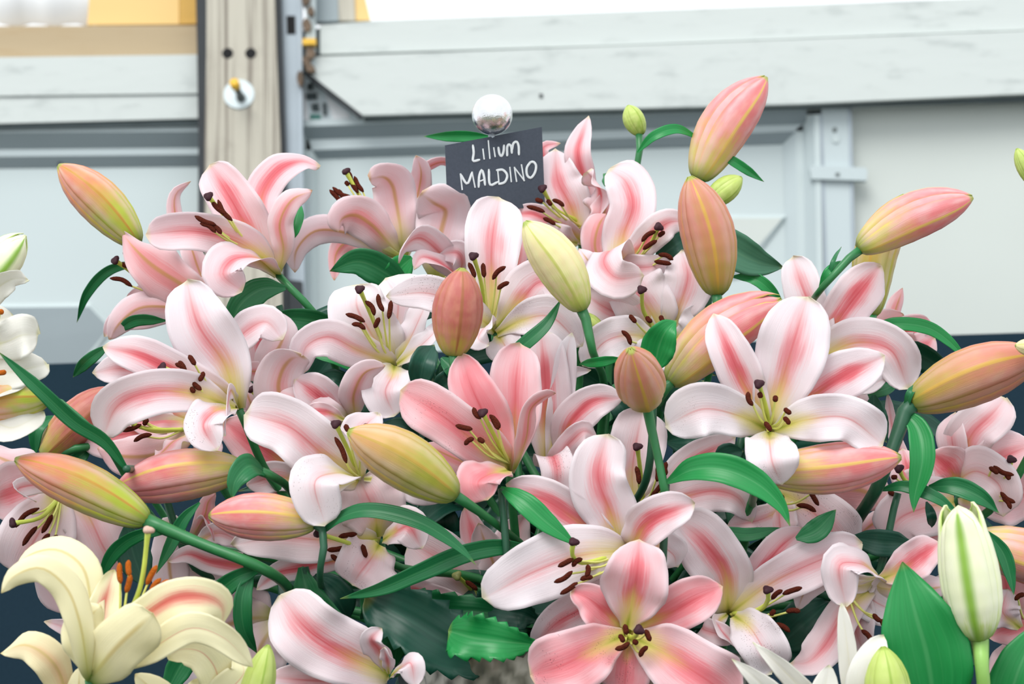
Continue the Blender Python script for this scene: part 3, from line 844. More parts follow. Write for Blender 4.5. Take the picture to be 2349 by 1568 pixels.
BPROF = ([0, .03, .08, .16, .28, .42, .56, .70, .82, .91, .965, 1], [.20, .40, .56, .72, .89, .99, 1, .91, .72, .48, .26, .10])
def bud(label, D, base, tip, W, kind='orange', spin=0, bow=0.0, dc=0.0, stem=None, to='main', group=None, leaves=(), name='lily_bud', tipopen=0.0, stemmat='stem', prof=None, r=.0032):
    """a closed bud: three overlapping outer tepals round a core; dc = cm by which the tip is nearer than the base"""
    D = D + DBASE
    p0 = at(base[0], base[1], D); p1 = at(tip[0], tip[1], D - dc / 100)
    o = thing(name, label, 'lily bud', p0, group)
    ax = unit(p1 - p0)
    Vd = unit(_C - (p0 + p1) / 2)
    S = unit(np.cross(ax, Vd)); N = np.cross(S, ax)
    L = np.linalg.norm(p1 - p0)
    C = spline([p0, (p0 + p1) / 2 + S * bow * L, p1], 30)
    T = tangents(C)
    Ss = transport(C, T, 15, S); Ns = np.cross(Ss, T)
    vv = np.linspace(0, 1, 30)
    R = np.interp(vv, *(prof or BPROF)) * px2m(W, D) / 2
    mat = M['bud_' + kind]
    TIPA, TIPC = (([0, .78, .9, 1], [1, 1, .8, .12]), ([0, .85, .95, 1], [1, 1, .7, .02])) if tipopen else (([0, .9, .97, 1], [1, 1, .92, .6]), ([0, .95, 1], [1, 1, .5]))
    def shell(nm, a0, a1, na, fn, close=False):
        an = np.linspace(a0, a1, na)
        vs, uv = [], []
        for i in range(30):
            for j, a in enumerate(an):
                q = fn(a, vv[i]) * R[i]; a = a * (1.0 if close else float(np.interp(vv[i], TIPA[0], TIPA[1])))
                vs.append(C[i] + (Ss[i] * math.sin(a + rad0) + Ns[i] * math.cos(a + rad0)) * q)
                uv.append((j / (na - 1), vv[i]))
        F = []
        for i in range(29):
            for j in range(na - 1):
                p = i * na + j
                F.append((p, p + 1, p + na + 1, p + na))
        ob = mesh_obj(nm, vs, F, mat, o, uv)
        md = ob.modifiers.new('thickness', 'SOLIDIFY'); md.thickness = .0008; md.offset = -1
        ob.color = (1, 0, 0, 1)
        return ob
    half = math.radians(56)
    for k in range(3):
        rad0 = math.radians(spin) + k * 2 * math.pi / 3
        def fn(a, v):
            e = abs(a) / half
            rib = .045 * math.exp(-(a / .10) ** 2) * (1 - v * .4)
            side = .055 * math.exp(-((e - .30) / .16) ** 2) * -1
            return 1.03 - .07 * e * e - .10 * max(0, e - .82) / .18 + rib + tipopen * max(0, v - .8) * 2
        shell('outer_tepal', -half, half, 19, fn)
    rad0 = math.radians(spin)
    shell('inner_tepals', 0, 2 * math.pi, 37, lambda a, v: (.92 + .02 * math.cos(6 * a)) * float(np.interp(v, TIPC[0], TIPC[1])), True)
    vis = place(stem, D, 's') if stem else [p0]
    if stem:
        vis = [p0] + vis if np.linalg.norm(vis[0] - p0) > .004 else [p0] + vis[1:]
    # the stem starts a little inside the bud's foot
    vis = [p0 + ax * .006] + vis
    if stem: vis[-1] = vis[-1] + ray(stem[-1][0], stem[-1][1]) * (.09 if to == 'main' else 0)
    path = vis[:-1] + stem_path(vis[-1], VASES[to])
    tube('stem', path, r, r * 1.15, M[stemmat], o, n=40, sides=8, swell=([0, .03, .08, 1], [1.5, 1.25, 1, 1.1]))
    for lf in leaves: leaf(lf, o, D)
    return o

def stalk(label, D, top, leaves=(), fill=0, to='main', seed=1, group=None, matkey='leaf_dark', mid=None, r=.0042):
    """a leafy stalk rising out of the vase: listed leaves plus fill leaves spiralling up it"""
    D = D + DBASE
    p = at(top[0], top[1], D)
    o = thing('leafy_sprig', label, 'foliage', VASES[to] - np.array([0, 0, .1]), group)
    rr = random.Random(seed)
    if mid: path = [p] + place(mid, D, 's')
    else: path = [p]
    path = path[:-1] + stem_path(path[-1], VASES[to], .02, .08, rr)
    tube('stalk', path, r * .7, r * 1.1, M['stem_dark'], o, n=40, sides=8)
    for lf in leaves: leaf(lf, o, D)
    C = spline(path, 60)
    for k in range(fill):
        q = C[2 + int((k + .5) / fill * 44)]
        a = k * 2.4 + rr.uniform(-.4, .4)
        L = rr.uniform(.09, .15); w = rr.uniform(.022, .036)
        dr = np.array([math.cos(a), math.sin(a) * .55 + .1, 0])
        tip = q + dr * L + np.array([0, 0, rr.uniform(-.04, .03)])
        m_ = q + dr * L * .5 + np.array([0, 0, rr.uniform(.02, .045)])
        s = nseed()
        blade('leaf', [q, q * .6 + m_ * .4 + np.array([0, 0, .012]), m_, tip], w, rr.uniform(-40, 40), [M[matkey], M['leaf_back']], o, prof='leaf', cup=.25, wave=.02, seed=s, thick=.0006, nv=16, nu=7, groove=.1)
    return o

VASES = {'main': VASE, 'yellow': BUCKET_Y, 'white': BUCKET_W, 'edge': BUCKET_L}
# ------------------------------------------------------------------ lily blooms
GP = 'pink lilies in the bouquet'
DEEP = dict(pk=(0.9, 0.62)); MIDP = dict(pk=(0.9, 0.35)); WHT = dict(pk=(0.18, 0.02)); STR = dict(pk=(1.25, 0.2))
def X(*ds, **k):
    r = {}
    for d in ds: r.update(d)
    r.update(k)
    return r

bloom('open pink lily in profile in front of the timber post', 1.23, (638, 630), [
    ([(600, 585, 0.5), (560, 510, 1.0), (520, 440, 1), (480, 378, 0)], 118, 0, X(MIDP, prof='broad')),
    ([(612, 575, 0), (598, 500, 0), (604, 440, -1), (640, 390, -2), (690, 369, -4), (734, 383, -5.5)], 84, 10, MIDP),
    ([(600, 590, 2), (540, 552, 4), (450, 530, 5), (334, 537, 4)], 98, 0, X(prof='broad')),
    ([(638, 630, 0), (650, 570, 2), (642, 510, 3), (668, 460, 3), (716, 438, 2)], 66, 180, MIDP),
    ([(638, 630, 0), (590, 590, 4), (530, 596, 7), (512, 630, 8), (556, 668, 7.2)], 98, 0, X(prof='broad')),
    ([(630, 620, -1), (600, 560, -3), (560, 500, -4), (540, 470, -5)], 80, 0)],
    style=[(568, 556), (520, 500), (478, 450)], stam=[(485, 461, 521, 492), (500, 458, 533, 506), (447, 495, 495, 515), (459, 512, 495, 533), (486, 516, 508, 536)],
    fil=(585, 568), sc=6, pk=(0.6, 0.28), stem=[(638, 630), (680, 675), (722, 718)], group=GP)

bloom('salmon pink lily turned aside with stamens poking out under the orange-blushed bud', 1.26, (500, 705), [
    ([(495, 705, 0), (420, 655, 3), (352, 612, 4), (310, 572, 4), (279, 533, 3)], 128, 165, X(DEEP, prof='acute')),
    ([(490, 690), (455, 620), (440, 575), (430, 545)], 70, 150),
    ([(490, 690, -2), (450, 600, -4), (405, 510, -5), (402, 445, -5), (438, 415, -5)], 46, 150, MIDP),
    ([(495, 708, 0), (400, 704, 3), (320, 706, 4), (274, 742, 4), (252, 778, 3)], 76, 185),
    ([(490, 700), (400, 665), (290, 682)], 64, 0),
    ([(490, 705, -1), (350, 722, -1), (268, 735, -1), (240, 772, -2)], 60, 0, MIDP),
    ([(497, 705, 1), (480, 650, 1), (445, 580, 0)], 42, 150)],
    style=[(321, 638), (290, 615), (264, 597)], stam=[(252, 638, 303, 657), (271, 602, 318, 621), (283, 576, 303, 591)], fil=(440, 675), mode='s', sc=1.5,
    stem=[(500, 705), (525, 735), (560, 795)], pk=(.5, .3), group=GP)

bloom('large pale pink lily with a tall upright petal beside the narrow arching leaf', 1.12, (548, 938), [
    ([(540, 915, 1), (515, 835, 2), (455, 745, 3), (428, 643, 2)], 146, 0, X(prof='broad', pk=(.5, .05))),
    ([(530, 915, 1.5), (420, 862, 4), (320, 815, 5), (236, 795, 4)], 100, 0, STR),
    ([(520, 910, 0), (380, 868, 2), (280, 845, 3), (212, 856, 2)], 92, 0),
    ([(538, 938, 2), (450, 905, 5), (350, 898, 6.5), (270, 930, 6), (236, 1004, 5)], 112, 0, X(prof='broad', pk=(.7, .1))),
    ([(540, 935, 2), (495, 940, 5), (466, 975, 6.5), (498, 1033, 6.5)], 100, 0, X(spot=1.0)),
    ([(548, 938, 0), (530, 895, 3), (522, 930, 5), (514, 1000, 6)], 42, 80)],
    style=[(495, 891), (430, 864), (372, 843)], stam=[(402, 834, 427, 852), (410, 828, 424, 846), (433, 814, 448, 837), (467, 852, 457, 874), (436, 871, 462, 894), (432, 883, 447, 900)],
    fil=(512, 918), sc=5, pk=(.6, .08), group=GP)

bloom('pale pink lily with a hooked petal seen behind the steel channel latch', 1.2, (592, 905), [
    ([(560, 870, 0), (537, 800, 2), (568, 755, 4), (612, 738, 5), (648, 779, 5)], 92, 0, X(prof='broad')),
    ([(595, 890), (620, 830), (650, 770), (640, 715)], 86, 180, X(pk=(.3, .1))),
    ([(610, 900), (640, 872), (590, 852), (537, 857)], 50, 180, MIDP),
    ([(580, 930), (565, 900), (545, 872)], 52, 180),
    ([(600, 885, -1), (600, 800, -2), (590, 740, -3), (600, 708, -4)], 90, 0, MIDP)],
    mode='s', pk=(.4, .12), group=GP)

bloom('curled pink lily with orange midribs under the leaf that crosses the steel channel', 1.17, (800, 965), [
    ([(690, 950, 2), (640, 900, 3), (646, 850, 3.5), (668, 820, 4), (692, 815, 5)], 118, 180, X(prof='broad')),
    ([(790, 955, 1), (758, 928, 2), (715, 895, 3), (676, 868, 3)], 98, 0, STR),
    ([(812, 950, 1), (812, 900, 3), (838, 852, 4), (884, 838, 4)], 74, 165, X(pk=(.7, .2))),
    ([(790, 962, 3), (750, 945, 4), (700, 940, 4)], 44, 0, MIDP),
    ([(780, 960, 2), (700, 930, 3), (620, 900, 3), (600, 880, 2)], 90, 180)],
    style=[(600, 930, 2), (590, 910, 2), (577, 893, 2)], fil=(640, 950), stam=[(594, 897, 602, 912, 1.5)], mode='s', pk=(.6, .15), group=GP)

bloom('white blushed lily with long stamens beside the russet bud', 1.2, (905, 842), [
    ([(895, 825, 1), (850, 762, 2), (818, 700, 2.5), (822, 652, 1.5)], 150, 0, X(WHT, prof='broad')),
    ([(905, 825, 0), (910, 745, 0), (912, 685, 0), (884, 637, -1)], 135, 0, X(WHT, prof='broad')),
    ([(910, 830, 1), (940, 775, 2), (962, 728, 2), (980, 690, 2)], 80, 40, X(WHT)),
    ([(910, 835, 2), (955, 800, 4), (992, 765, 5), (1015, 735, 4)], 62, 50, X(WHT)),
    ([(895, 832, 2), (820, 802, 4), (752, 772, 5), (702, 795, 5), (694, 858, 4)], 92, 0, X(pk=(.45, .12))),
    ([(905, 838, 2), (900, 860, 4.5), (884, 900, 6), (906, 954, 5.8)], 108, 0, X(pk=(.3, .04), prof='broad'))],
    style=[(880, 790), (850, 720), (825, 663)], stam=[(793, 720, 837, 738), (807, 743, 838, 755), (838, 690, 859, 723), (867, 674, 880, 714), (897, 689, 891, 731), (859, 752, 870, 728)],
    fil=(895, 828), sc=5.5, pk=(.25, .05), group=GP)

bloom('backlit pink lily in profile beside the chalkboard, one petal arching to the card', 1.32, (925, 592), [
    ([(915, 588, 1), (860, 562, 2), (790, 532, 3), (720, 530, 4), (680, 572, 4), (676, 624, 3)], 74, 195, X(pk=(.35, .12))),
    ([(920, 588, 0), (886, 552, 2), (850, 514, 3.5), (812, 492, 4.5), (780, 503, 5.5), (775, 532, 5.5)], 98, 180, X(MIDP, prof='broad')),
    ([(925, 585, 0), (920, 530, 1), (908, 460, 1), (898, 422, 1.5), (878, 404, 2.5), (846, 409, 3)], 98, 180, X(pk=(.3, .3), prof='broad')),
    ([(930, 585, -1), (945, 500, -1), (962, 430, -1), (966, 392, 0), (955, 356, 1)], 62, 180, X(pk=(.5, .3))),
    ([(940, 570, -2), (956, 470, -3), (952, 432, -3), (975, 388, -3), (1018, 370, -4), (1048, 392, -5)], 42, 120, DEEP),
    ([(850, 560, -3), (800, 552, -5), (772, 582, -6), (768, 643, -6)], 62, 160, DEEP)],
    style=[(850, 490), (822, 443), (793, 393)], stam=[(756, 435, 786, 467), (763, 429, 807, 452), (777, 434, 804, 461), (802, 393, 822, 443), (813, 404, 834, 440), (792, 417, 799, 425)],
    fil=(890, 545), mode='s', sc=1.0, pk=(.4, .2), group=GP)

bloom('pink lily seen from behind with a folded-over petal under the chalkboard', 1.29, (1005, 648), [
    ([(1000, 640, 0), (997, 590, 1), (1012, 530, 1), (1022, 482, 1), (994, 462, 2.5), (966, 442, 3.2)], 126, 180, X(prof='broad', pk=(.35, .2))),
    ([(1050, 640, 1), (1012, 582, 4), (960, 546, 6), (926, 570, 7), (916, 604, 6.5)], 74, 0, X(pk=(.6, .15))),
    ([(1055, 645, 2), (1010, 602, 5), (965, 590, 6.5), (950, 618, 7)], 52, 0, MIDP),
    ([(1010, 640), (1060, 600), (1090, 560)], 80, 160, MIDP),
    ([(1015, 640, 1), (1060, 610, 3), (1050, 580, 4), (1000, 585, 4)], 60, 0)],
    mode='s', pk=(.5, .15), group=GP)

bloom('pale lily with one broad petal standing up against the chalkboard', 1.2, (1135, 762), [
    ([(1130, 740, 0.5), (1128, 650, 1), (1128, 560, 1), (1146, 452, -1)], 134, 0, X(prof='broad', pk=(.6, .10))),
    ([(1120, 745, 2), (1060, 702, 4.5), (980, 672, 5.5), (886, 680, 4.5)], 90, 0, X(WHT, spot=.8)),
    ([(1140, 750, 1), (1192, 692, 2), (1242, 645, 2), (1296, 668, 1)], 122, 0, X(pk=(.8, .12))),
    ([(1140, 765, 2.5), (1192, 736, 4), (1262, 726, 5), (1335, 795, 4)], 96, 0, X(WHT, spot=.6)),
    ([(1130, 750, 2), (1108, 752, 5), (1098, 778, 6.5), (1122, 792, 6.5)], 78, 0, WHT),
    ([(1140, 768, 2), (1160, 795, 4), (1178, 838, 4)], 90, 0, WHT),
    ([(1140, 740, -1), (1175, 640, -2), (1190, 560, -3), (1170, 520, -4)], 60, 150, DEEP)],
    style=[(1116, 715), (1102, 640), (1086, 587)], stam=[(1075, 602, 1090, 636), (1108, 603, 1111, 636), (1130, 641, 1160, 611), (1141, 663, 1168, 647)],
    fil=(1122, 745), sc=5, pk=(.4, .08), group=GP)

bloom('ruffled pink lily standing beside the chalkboard edge', 1.33, (1335, 560), [
    ([(1330, 540, 1), (1308, 470, 2), (1280, 415, 2), (1274, 340, 1)], 112, 0, X(pk=(.7, .12))),
    ([(1345, 530, 0), (1342, 430, 1), (1325, 350, 2), (1336, 305, 1), (1350, 265, 0)], 62, 10, MIDP),
    ([(1340, 555, 1), (1364, 500, 3), (1376, 440, 4), (1346, 393, 4)], 84, 60, X(MIDP, wave=.16)),
    ([(1345, 560, 2), (1356, 530, 4), (1384, 490, 4), (1392, 440, 3)], 66, 150, X(DEEP, wave=.12)),
    ([(1325, 545, 2), (1270, 512, 3.5), (1220, 490, 3.5), (1163, 495, 2)], 56, 0, MIDP),
    ([(1325, 558, 2), (1290, 548, 4), (1240, 520, 4)], 66, 0),
    ([(1320, 540, -1), (1266, 410, -3), (1246, 340, -3), (1286, 328, -3)], 40, 0, DEEP)],
    style=[(1330, 510), (1275, 480), (1244, 432)], stam=[(1228, 456, 1246, 462), (1255, 458, 1265, 471), (1267, 458, 1294, 473), (1208, 473, 1250, 486), (1246, 500, 1274, 515)],
    fil=(1335, 520), sc=5, pk=(.6, .2), group=GP)

bloom('pink lily with a scooped lower petal beside the tall amber pink bud', 1.26, (1412, 632), [
    ([(1418, 610, 1), (1430, 540, 1), (1452, 470, 1), (1436, 415, 0), (1398, 387, -1)], 118, 0, X(pk=(.8, .2), prof='broad')),
    ([(1430, 612), (1490, 545), (1535, 510), (1585, 508)], 74, 0, X(pk=(.8, .15))),
    ([(1430, 605, 2), (1400, 572, 5), (1384, 602, 7), (1412, 636, 8), (1478, 632, 7)], 98, 0, X(prof='broad', pk=(.5, .18))),
    ([(1400, 635), (1352, 602), (1328, 570)], 64, 160, X(pk=(.2, .1))),
    ([(1430, 615), (1490, 612), (1540, 602)], 64, 0, X(pk=(.4, .2))),
    ([(1405, 640, 0), (1365, 570, 1), (1372, 520, 1), (1390, 490, 0)], 70, 170, DEEP)],
    style=[(1450, 596), (1490, 562), (1511, 520)], stam=[(1472, 554, 1504, 530), (1475, 572, 1507, 551), (1510, 542, 1525, 531), (1510, 584, 1544, 596), (1501, 599, 1540, 605)],
    fil=(1428, 612), sc=5, pk=(.6, .15), group=GP)

bloom('white blushed lily with a crook-necked style behind the upright bright leaf', 1.23, (1525, 782), [
    ([(1520, 770, 1), (1490, 712, 2), (1458, 665, 2), (1446, 636, 1)], 150, 0, X(prof='broad', pk=(.35, .08))),
    ([(1530, 772, 1), (1562, 692, 2), (1578, 630, 2), (1562, 574, 1)], 116, 0, X(pk=(.5, .1))),
    ([(1518, 775, 1), (1440, 732, 2), (1380, 700, 2), (1340, 672, 1)], 118, 0, X(pk=(.5, .1))),
    ([(1520, 784, 2.5), (1450, 768, 4), (1390, 782, 5), (1338, 840, 4)], 100, 0, WHT),
    ([(1535, 776, 1), (1582, 765, 2), (1612, 700, 2)], 86, 0, WHT),
    ([(1525, 790, 2), (1500, 810, 4), (1470, 850, 4)], 90, 0, WHT)],
    style=[(1505, 760), (1476, 712), (1472, 664)], stam=[(1444, 722, 1459, 740), (1483, 725, 1496, 738), (1516, 723, 1522, 737), (1426, 758, 1447, 791)],
    fil=(1512, 772), sc=5, pk=(.3, .06), group=GP)

bloom('vivid salmon pink lily at the heart of the bouquet', 1.09, (1168, 1082), [
    ([(1160, 1060, 1.5), (1090, 1012, 3.5), (1010, 950, 4.5), (918, 895, 3.5)], 122, 0, X(prof='broad', pk=(.5, .75), spot=.5)),
    ([(1162, 1060, 1), (1122, 972, 2), (1084, 892, 2.5), (1057, 812, 1.5)], 120, 0, X(pk=(.6, .9))),
    ([(1170, 1060, 0.5), (1180, 960, 1), (1184, 870, 1), (1194, 787, 0)], 122, 0, X(prof='broad', pk=(.5, .6))),
    ([(1180, 1075, 1), (1206, 1000, 3.5), (1216, 935, 4.5), (1248, 908, 4.5), (1274, 900, 4)], 66, 130, DEEP),
    ([(1165, 1078, 3), (1122, 1086, 6), (1096, 1108, 7.5), (1116, 1147, 7.2)], 102, 0, X(prof='broad', pk=(.4, .9))),
    ([(1160, 1080, 0), (1080, 1066, 0), (1020, 1042, 0), (975, 1018, 0)], 62, 150, DEEP)],
    style=[(1166, 1056), (1140, 1010), (1107, 946)], stam=[(1086, 934, 1103, 960), (1123, 951, 1147, 981), (1128, 955, 1144, 985), (1045, 975, 1084, 984), (1066, 1020, 1087, 1005), (1096, 1005, 1111, 1014)],
    fil=(1168, 1062), sc=5, pk=(.5, .5), group=GP)

bloom('pale pink lily with tall petals crowding the vivid salmon lily', 1.14, (1258, 1080), [
    ([(1256, 1060, 0.5), (1256, 960, 1), (1250, 860, 1), (1240, 757, 0)], 126, 0, X(prof='broad', pk=(.9, .15))),
    ([(1262, 1050), (1290, 900), (1302, 800), (1312, 762)], 66, 0, X(WHT, m='s')),
    ([(1285, 1040, 1), (1310, 965, 3), (1362, 920, 4), (1432, 912, 3)], 92, 0, X(pk=(1.1, .15))),
    ([(1258, 1065, 2), (1268, 1045, 5), (1278, 1080, 6.5), (1276, 1136, 6)], 84, 0, X(spot=1.0, prof='broad')),
    ([(1272, 1060), (1310, 1012), (1340, 988), (1370, 1004)], 60, 0, X(pk=(.4, .25))),
    ([(1262, 1040, -1), (1305, 862, -2), (1356, 848, -2)], 44, 0, WHT)],
    mode='f', pk=(.7, .12), group=GP)

bloom('wide pale lily with a big blushed petal behind the olive and peach bud', 1.1, (828, 1104), [
    ([(815, 1095, 1.5), (742, 1042, 3.5), (662, 978, 4.5), (562, 948, 3.5)], 146, 0, X(prof='broad', pk=(.6, .06))),
    ([(822, 1085, 0), (822, 1015, 0), (842, 970, -1), (868, 950, -2)], 96, 0, X(pk=(.3, .1))),
    ([(818, 1097, 2.5), (770, 1082, 6), (722, 1105, 8.5), (746, 1205, 8)], 122, 0, X(WHT, prof='broad', spot=.4)),
    ([(835, 1098, 1), (900, 1102, 1), (962, 1132, 1), (1008, 1152, 0)], 56, 0, WHT),
    ([(815, 1100, 2), (722, 1125, 4), (682, 1088, 4.5)], 44, 0, WHT)],
    style=[(822, 1085), (800, 1035), (770, 972)], stam=[(768, 1002, 795, 1062), (792, 973, 801, 990), (816, 981, 844, 972)],
    fil=(826, 1095), sc=5, pk=(.4, .06), group=GP)

bloom('deep rose lily tucked behind the wide pale lily and the blushed lying bud', 1.2, (700, 1112), [
    ([(690, 1090, 1), (630, 1045, 2), (565, 1002, 2.5), (512, 968, 2)], 130, 0, X(pk=(1.2, .75))),
    ([(680, 1080, 0), (620, 1010, 0), (560, 960, 0), (540, 945, 0)], 80, 0, MIDP),
    ([(695, 1115, 2), (640, 1092, 4), (565, 1112, 4)], 78, 0, X(pk=(.6, .15))),
    ([(695, 1120, 2), (650, 1130, 3), (600, 1160, 3)], 70, 0)], pk=(.7, .3), group=GP)

bloom('cupped lily with a yellow throat below the arching leaf by the plump pink bud', 1.115, (872, 1240), [
    ([(865, 1232, 1), (862, 1180, 2.5), (842, 1136, 3), (824, 1100, 2)], 156, 0, X(prof='broad', pk=(.3, .22))),
    ([(850, 1238, 2), (742, 1238, 3.5), (640, 1232, 4), (532, 1250, 3)], 108, 0, X(pk=(.3, .12))),
    ([(878, 1238, 2), (912, 1215, 4), (938, 1208, 5), (968, 1258, 5)], 92, 0, X(pk=(.8, .15))),
    ([(870, 1248, 2.5), (852, 1280, 5), (828, 1310, 6), (808, 1342, 5.5)], 138, 0, X(prof='broad', spot=1.0, pk=(.3, .2))),
    ([(810, 1272, 1), (700, 1300, 2), (640, 1312, 2), (588, 1352, 1)], 58, 0, STR)],
    style=[(820, 1250, 4), (785, 1240, 6), (728, 1222, 7)], stam=[(777, 1230, 819, 1224), (750, 1261, 792, 1255), (759, 1272, 789, 1284), (831, 1248, 840, 1278), (793, 1285, 807, 1296)],
    fil=(865, 1240), sc=5, pk=(.4, .15), group=GP)

bloom('shaded mauve pink lily with a bare olive stigma above the jagged leaves', 1.2, (1135, 1405), [
    ([(1130, 1392, 1), (1082, 1342, 2), (1010, 1285, 2.5), (938, 1240, 2)], 138, 0, X(prof='broad', pk=(.4, .2))),
    ([(1150, 1360, 0), (1112, 1292, 0), (1086, 1222, 0), (1066, 1163, 0)], 78, 0, DEEP),
    ([(1152, 1360, 1), (1132, 1292, 2), (1112, 1242, 2.5), (1098, 1198, 3)], 80, 180, X(pk=(.3, .2))),
    ([(1152, 1370, 0), (1162, 1292, 1), (1182, 1222, 1), (1208, 1178, 1)], 96, 0, X(pk=(.8, .3))),
    ([(1110, 1410, 2), (1002, 1372, 3.5), (930, 1347, 4), (868, 1353, 3)], 62, 0, X(pk=(.9, .3))),
    ([(1130, 1405, 3), (1050, 1398, 4.5), (972, 1372, 5)], 66, 0)],
    style=[(1092, 1364), (1070, 1340), (1048, 1320)], stam=[(1068, 1332, 1095, 1353)], fil=(1120, 1390), sc=4, stigma='stigma_green', pk=(.4, .18), group=GP)

bloom('broad pale lily with one long petal reaching over the jagged leaves', 1.06, (1442, 1264), [
    ([(1425, 1252, 1), (1402, 1180, 2), (1372, 1090, 2.5), (1392, 995, 1.5)], 138, 0, X(prof='broad', pk=(.8, .08))),
    ([(1405, 1250, 1), (1332, 1200, 2), (1262, 1152, 2.5), (1160, 1112, 1.5)], 118, 0, X(pk=(1.0, .2))),
    ([(1420, 1264, 2.5), (1322, 1275, 4), (1222, 1312, 5), (1108, 1372, 4)], 146, 0, X(prof='broad', pk=(.35, .04))),
    ([(1452, 1250, 2), (1482, 1202, 4), (1532, 1175, 5), (1594, 1155, 4.5)], 110, 0, X(pk=(1.1, .18))),
    ([(1455, 1265, 1), (1512, 1252, 2), (1545, 1272, 2), (1552, 1300, 1)], 88, 0, X(WHT)),
    ([(1400, 1345, 1.5), (1340, 1392, 2), (1272, 1432, 2), (1221, 1490, 1)], 100, 0, X(pk=(.8, .12), spot=.7))],
    style=[(1420, 1268, 2), (1332, 1290, 5), (1312, 1268, 6.5), (1316, 1242, 7)], stam=[(1280, 1299, 1315, 1281), (1313, 1299, 1336, 1281), (1271, 1335, 1313, 1309), (1348, 1294, 1345, 1323), (1331, 1329, 1360, 1323), (1285, 1362, 1325, 1335)],
    fil=(1432, 1264), sc=6, pk=(.5, .08), group=GP)

bloom('lavender pink lily behind the stem of the small egg-shaped bud', 1.15, (1458, 1192), [
    ([(1456, 1165, 0.5), (1450, 1092, 1), (1458, 1020, 1), (1474, 942, 0)], 140, 0, X(prof='broad', pk=(.35, .14))),
    ([(1480, 1165, 1), (1542, 1110, 2), (1602, 1052, 2), (1688, 1002, 1)], 92, 0, X(pk=(.9, .15))),
    ([(1475, 1172, 2), (1562, 1142, 3.5), (1642, 1125, 4), (1694, 1142, 4), (1722, 1198, 3)], 94, 0, X(pk=(.6, .15))),
    ([(1440, 1170, 0), (1332, 1082, 0), (1298, 1092, 0)], 76, 0, WHT),
    ([(1480, 1180, 2), (1560, 1190, 3), (1640, 1215, 3)], 70, 0)],
    style=[(1474, 1146), (1470, 1090), (1462, 1024)], stam=[(1459, 1069, 1466, 1110), (1508, 1068, 1507, 1104), (1529, 1059, 1529, 1089), (1493, 1140, 1520, 1107), (1522, 1080, 1526, 1122)],
    fil=(1470, 1168), sc=4, pk=(.4, .12), group=GP)

bloom('star-shaped deep pink lily facing out over the hammered vase', 1.02, (1440, 1452), [
    ([(1438, 1440, 1.5), (1450, 1380, 3), (1462, 1310, 4), (1467, 1236, 3)], 160, 0, X(pk=(.9, .5))),
    ([(1428, 1442, 1), (1392, 1408, 2), (1350, 1372, 2.5), (1312, 1355, 2)], 98, 0, X(pk=(1.0, .9), wave=.12)),
    ([(1455, 1440, 1), (1532, 1408, 2.2), (1594, 1374, 3), (1658, 1344, 2)], 112, 0, X(pk=(1.2, .85))),
    ([(1432, 1456, 1.5), (1362, 1490, 3.5), (1282, 1528, 4.5), (1216, 1548, 3.5)], 150, 0, X(prof='broad', pk=(.8, .85), spot=1.0)),
    ([(1450, 1460, 1.5), (1532, 1502, 3.5), (1612, 1552, 4.5), (1692, 1606, 3.5)], 168, 0, X(prof='broad', pk=(.7, .6))),
    ([(1440, 1470, 1), (1436, 1532, 2), (1430, 1602, 2)], 124, 0, X(pk=(.6, .85), spot=1.0))],
    style=[(1445, 1462, 2), (1458, 1458, 4), (1466, 1444, 5)], stam=[(1433, 1431, 1438, 1455), (1420, 1455, 1430, 1473), (1411, 1488, 1444, 1473), (1468, 1506, 1486, 1482), (1481, 1443, 1492, 1470), (1452, 1470, 1462, 1476)],
    fil=(1442, 1455), sc=4.2, pk=(.8, .4), group=GP, anth='anther')

bloom('pale pink lily with a bent green style next to the star-shaped deep pink lily', 1.09, (1672, 1408), [
    ([(1670, 1390, 1.5), (1662, 1310, 3), (1612, 1240, 4), (1556, 1193, 3)], 138, 0, X(prof='broad', pk=(.8, .1))),
    ([(1690, 1382, 1), (1742, 1312, 2), (1792, 1252, 2.5), (1846, 1212, 2)], 86, 0, X(pk=(1.0, .35))),
    ([(1685, 1398, 1.5), (1772, 1335, 3), (1862, 1292, 3.5), (1978, 1246, 2.5)], 108, 0, X(prof='broad', pk=(.4, .15))),
    ([(1684, 1412, 2.5), (1722, 1440, 5), (1752, 1490, 6), (1772, 1542, 5)], 112, 0, X(WHT, prof='broad', spot=1.0)),
    ([(1668, 1408, 1), (1648, 1432, 3), (1690, 1485, 4)], 46, 60),
    ([(1640, 1420, 0), (1610, 1440, 2), (1652, 1455, 3), (1692, 1468, 3)], 66, 0, X(pk=(.4, .2)))],
    style=[(1682, 1407, 2), (1744, 1398, 4), (1762, 1372, 5.5), (1761, 1352, 6)], stam=[(1770, 1374, 1795, 1353), (1795, 1362, 1840, 1347), (1767, 1410, 1777, 1398), (1803, 1402, 1836, 1402), (1775, 1431, 1812, 1449)],
    fil=(1676, 1408), sc=5, pk=(.5, .12), group=GP)

